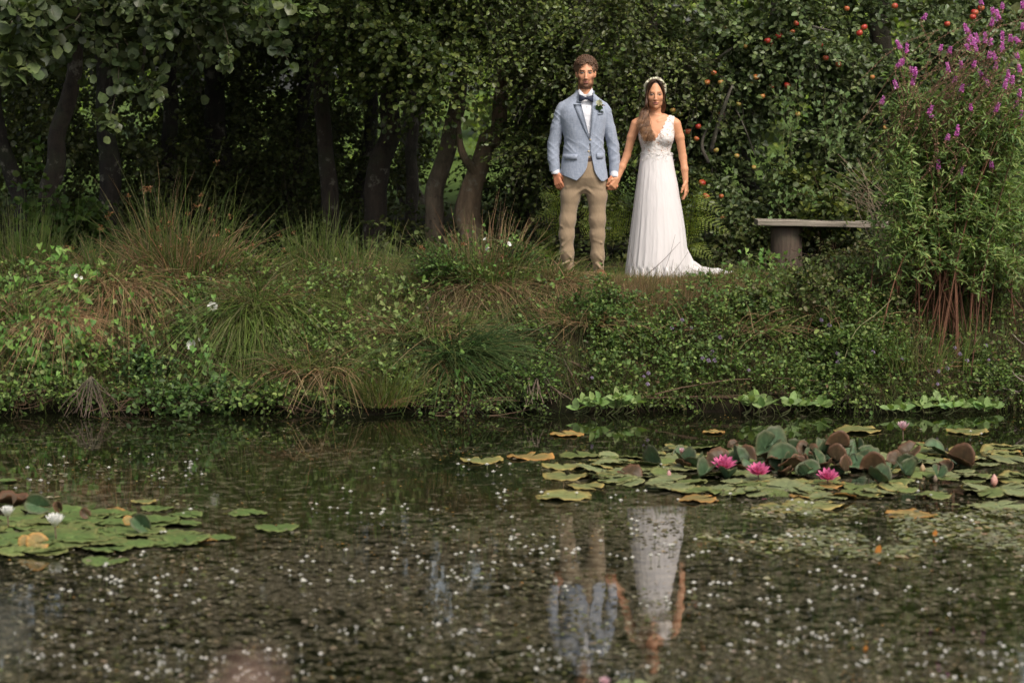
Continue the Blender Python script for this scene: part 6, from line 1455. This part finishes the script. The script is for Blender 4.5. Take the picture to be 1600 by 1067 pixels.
def lily(px,py,wpx,cols,label,lift=.05,open_=1.0,cen=(.75,.45,.08),face=(0,-.35,1)):
    c=W(px,py+4,lift); r=wpx*c[1]/4000/2; t=empty('water_lily',(c[0],c[1],c[2]),label,'water lily','water lily flowers')
    rng=np.random.RandomState(int(px)); f=norm(np.array(face,float)); A=norm(np.cross(f,[0,1,.1])); Bv=np.cross(f,A)
    for ring,(n,el,L) in enumerate([(9,.22,1.0),(9,.55,.95),(8,.95,.82),(6,1.25,.62)]):
        mb=MB(); el=el+(1-open_)*.7
        for k in range(n):
            a=(k+.5*ring)/n*6.283+.1*rng.randn(); d=(math.cos(a)*A+math.sin(a)*Bv)*math.cos(el)+f*math.sin(el); nn=-(math.cos(a)*A+math.sin(a)*Bv)*math.sin(el)+f*math.cos(el)
            K=6; u=np.linspace(0,1,K); wd=r*.24*np.sin(np.clip(u*.92+.06,0,1)**.8*math.pi)**.75; sd=np.cross(d,nn); cup=r*.30*u**2
            p=u[:,None]*d*r*L*1.08+nn*cup[:,None]; v=np.concatenate([p-sd*wd[:,None]+nn*wd[:,None]*.35,p,p+sd*wd[:,None]+nn*wd[:,None]*.35])
            col=np.array([np.array(cols[0])*(1-x)+np.array(cols[1])*x for x in u]*3); idx=np.arange(3*K).reshape(3,K)
            mb.add(v,np.stack([idx[:-1,:-1],idx[:-1,1:],idx[1:,1:],idx[1:,:-1]],-1).reshape(-1,4),col)
        o=mb.build('petal_ring',M['petal'],t,offset=(0,0,0)); o.parent=t; o.location=(0,0,0)
    mb=MB(); n=30; d=norm(rng.randn(n,3)*.5+f*1.2); add_leaves(mb,d*0,d,rng.randn(n,3),r*.34,np.array(cen),'lance'); o=mb.build('stamens',M['petal'],t,offset=(0,0,0)); o.parent=t; o.location=(0,0,0)
    mb=MB(); add_tube(mb,[(0,0,0),(.005,.01,-c[2]-.05)],.004,(.10,.06,.04),5); o=mb.build('stem',M['stem'],t,offset=(0,0,0)); o.parent=t; o.location=(0,0,0)
    return t
PK=((.62,.10,.22),(.66,.16,.34)); PP=((.72,.36,.38),(.76,.55,.60)); WH=((.78,.76,.70),(.82,.81,.78))
lily(1131,727,42,PK,'leftmost deep pink water lily flower, fully open over the right patch')
lily(1185,737,40,PK,'middle deep pink water lily flower, slightly cupped')
lily(1293,745,38,PK,'rightmost deep pink water lily flower with spiky open petals',.04)
lily(1411,668,28,PP,'pale pink water lily cup standing highest at the back of the right patch',.10,.45,face=(0,-.1,1))
lily(1065,704,17,PP,'small pale pink half open lily bud left of the leftmost pink flower',.05,.1)
lily(1358,713,12,PP,'small pink lily bud between bronze leaves',.08,-.1)
lily(12,803,34,WH,'white water lily flower at the very left edge of the pond',.08,.45,face=(0,-.1,1))
lily(86,818,42,WH,'white water lily flower in the middle of the left patch',.09,.5,face=(.05,-.15,1))
def bud(px,py,h,cols,label):
    c=W(px,py+h*.5,0.0); m_=c[1]/4000; H=h*m_; mb=MB(); K=9;S=10; v=[];cc=[]
    for i in range(K):
        u=i/(K-1); r=H*.26*math.sin(u**.8*math.pi)**.8+.001
        for j in range(S): a=j/S*6.283; v.append((r*math.cos(a)*(1+.12*math.cos(3*a)),r*math.sin(a),H*u)); cc.append(np.array(cols[0])*(1-u)+np.array(cols[1])*u)
    idx=np.arange(K*S).reshape(K,S); mb.add(np.array(v)+c,np.stack([idx[:-1],np.roll(idx,-1,1)[:-1],np.roll(idx,-1,1)[1:],idx[1:]],-1).reshape(-1,4),np.array(cc))
    o=mb.build('lily_bud',M['petal'],offset=(0,0,0)); 
    return tag(o,label,'lily bud','closed lily buds of the right patch')
bud(1553,750,20,((.62,.32,.24),(.72,.42,.38)),'closed pink bud standing in water near the right edge')
bud(1441,732,16,((.35,.25,.12),(.50,.36,.22)),'closed tan bud beyond the pale bud of the right edge')
bud(1045,740,12,((.6,.3,.3),(.7,.4,.4)),'closed pink bud low on the left part of the right patch')
bud(1265,720,13,((.5,.32,.18),(.6,.42,.28)),'closed tan bud right of the middle pink flower')
bud(1461,748,13,((.22,.17,.12),(.3,.22,.16)),'closed dark bud between flat pads right of the bronze leaves')

# near the photographer: pale pad and a pink flower cut by the lower edge
pad(990,1072,66,'pale',label='pale green lily pad nearest the camera, cut by the bottom edge'); lily(945,1066,26,PP,'pale pink flower nearest the camera at the bottom edge',.03,.5)

# ---------------------------------------------------------------- floating weed
rng=np.random.RandomState(41)
def weed(name,label,n,yr,size,cols,maskf,seed,tilt=.25,w=None,lift=.004):
    rng=np.random.RandomState(seed); mb=MB()
    y=yr[0]+(yr[1]-yr[0])*rng.rand(n); x=(rng.rand(n)-.5)*y*.46
    k=maskf(x,y,rng); x=x[k];y=y[k]; m=len(x)
    a=rng.rand(m)*6.28; d=np.stack([np.cos(a),np.sin(a),tilt*rng.randn(m)*.4],-1); nn=np.stack([tilt*rng.randn(m),tilt*rng.randn(m),np.ones(m)],-1)
    add_leaves(mb,np.stack([x,y,lift+.010*rng.rand(m)],-1),d,nn,size*(.5+rng.rand(m)),pal(rng,cols,m,.35,w),'oval')
    return tag(mb.build(name,M['leaf']),label,'water weed',None,'stuff')
def wm(x,y,rng):
    m=.62*fbm(x*5.0,y*2.6,0,21,3)+.38*vnoise(x*1.3,y*1.0,0,22)+.02
    return m+.05*rng.randn(len(x))>np.interp(y,[10.2,13.2,14.6,16.2,19],[.475,.485,.555,.68,.74])
weed('pondweed','brown and olive pondweed lying in broken clumps at the surface of the pond',21000,(10.0,18.9),.026,[(.070,.060,.034),(.12,.105,.064),(.18,.155,.10),(.085,.092,.045),(.26,.23,.165)],wm,42,.3,[.3,.3,.18,.12,.10])
def wr(x,y,rng):
    px=800+4000*x/y; py=131+4000*HCAM/y
    reg=np.clip((px-1030)/200,0,1)*np.exp(-((py-(836+.03*(px-1300)))/52)**2)
    return (fbm(x*3.5,y*2.2,0,25,3)+.04*rng.randn(len(x)))>(.80-.42*reg)
weed('duck_leaves','crowded small pale green leaves floating below the right lily patch',40000,(12.5,16.0),.042,[(.19,.19,.115),(.26,.26,.17),(.14,.145,.08),(.32,.25,.15)],wr,43,.12,[.35,.3,.25,.10],.006)
def wf(x,y,rng): return (vnoise(x*4,y*4,0,28)+.1*rng.randn(len(x)))>.62
weed('drifting_specks','small dead leaf bits and seeds drifting on the open water',5200,(10,18.9),.014,[(.20,.13,.06),(.30,.22,.10),(.12,.10,.05),(.35,.18,.05)],wf,44,.1)
for (px,py,s_) in [(1370,861,.055),(1459,834,.045),(1351,1013,0.03)]:
    c=W(px,py+6,0); mb=MB(); add_leaves(mb,np.array([[0,0,0.0]]),np.array([[.3,.1,1.0]]),np.array([[.1,-1,.3]]),s_,np.array((.42,.16,.03)),'oval'); o=mb.build('fallen_leaf',M['leaf'],offset=(0,0,0)); o.location=(c[0],c[1],.002)
    tag(o,{1370:'orange fallen leaf standing on edge below the orange pad on the right',1459:'orange fallen leaf in the pale floating leaves at right',1351:'small orange fallen leaf near the bottom right'}[px],'leaf')

# tiny white flowers standing on the weed: the 300 that show largest are objects
def wflower():
    mb=MB(); m=7; a=np.arange(m)/m*6.28; d=np.stack([np.cos(a)*.75,np.sin(a)*.75,.65+0*a],-1)
    add_leaves(mb,np.zeros((m,3))+np.array([0,0,.014]),d,np.stack([-np.cos(a),-np.sin(a),.5+0*a],-1),.0115,np.array((.78,.76,.72)),'oval'); 
    m=6; d=norm(rng.randn(m,3)); add_leaves(mb,np.zeros((m,3))+np.array([0,0,.018]),d,rng.randn(m,3),.007,np.array((.80,.78,.72)),'oval')
    add_tube(mb,[(0,0,-.01),(0,0,.015)],.0011,(.15,.17,.07),4); return mb
pro=wflower().build('pond_flower',M['petal'],offset=(0,0,0)); n_=0; pts=[]
while len(pts)<620:
    py=650+420*rng.rand()**.62; px=1610*rng.rand()-5; c=W(px,py); 
    m=fbm(c[0]*1.6+4,c[1]*1.6,0,33,2)
    dens=np.interp(py,[650,760,860,1000,1067],[.42,.5,.9,1.0,1.0])*(.25 if 980<px<1600 and 690<py<770 else 1)*(.2 if px<370 and 790<py<875 else 1)
    if rng.rand()<dens*np.clip((m-.31)*5,0.08,1): 
        pts.append(c)
        for q in range(rng.randint(0,2)): pts.append(c+np.array([.035*rng.randn(),.06*rng.randn(),0]))
pts=[p for p in pts if p[1]<18.85]; pts.sort(key=lambda p:p[1]); pts=pts[:640]
for i,c in enumerate(pts[:300]):
    o=pro if i==0 else pro.copy()
    if i: COL.objects.link(o)
    s=.68+.62*rng.rand(); o.location=(c[0],c[1],.004); o.scale=(s,s,s*(.8+.5*rng.rand())); o.rotation_euler=(.3*rng.randn(),.3*rng.randn(),rng.rand()*6)
    tag(o,'tiny white flower standing just above the pondweed on the near half of the pond','flower','white flowers dotted over the near pondweed')
mb=MB(); tpl=wflower(); tv=np.concatenate(tpl.v); tc=np.concatenate(tpl.c)
for c in pts[300:]:
    s=.9+.8*rng.rand(); k=mb.n; mb.v.append((tv*s+np.array([c[0],c[1],.004])).astype(np.float32)); mb.c.append(tc); [mb.f.append(f+k) for f in tpl.f]; mb.n+=len(tv)
tag(mb.build('far_pond_flowers',M['petal']),'tiny white flowers dotted over the far half of the pond','flowers',None,'stuff')

# a meadow plant on the near bank, right in front of the lens and far out of focus
for (px,py,Y,r,col,lab) in [(392,1074,1.30,.0085,(.70,.50,.42),'pale pink meadow flower close to the camera, blurred at the bottom left'),(2,985,1.25,.008,(.34,.34,.30),'grey seed head close to the camera, blurred at the left edge')]:
    c=P(px,py,Y); g=float(gz(c[0],Y)); t=empty('meadow_flower',(c[0],Y,g),lab,'flower'); rng=np.random.RandomState(int(px)); mb=MB(); n=26; d=norm(rng.randn(n,3))
    add_leaves(mb,c+d*r*.5,d,rng.randn(n,3),r,pal(rng,[col],n,.15),'oval'); mb.build('flower_head',M['petal'],t)
    mb=MB(); add_tube(mb,bez([(c[0]-.05,Y+.02,g),(c[0]-.02,Y,(g+c[2])/2),(c[0],Y,c[2]-r*.5)],12),.0010,(.12,.14,.05),4); mb.build('stem',M['stem'],t)
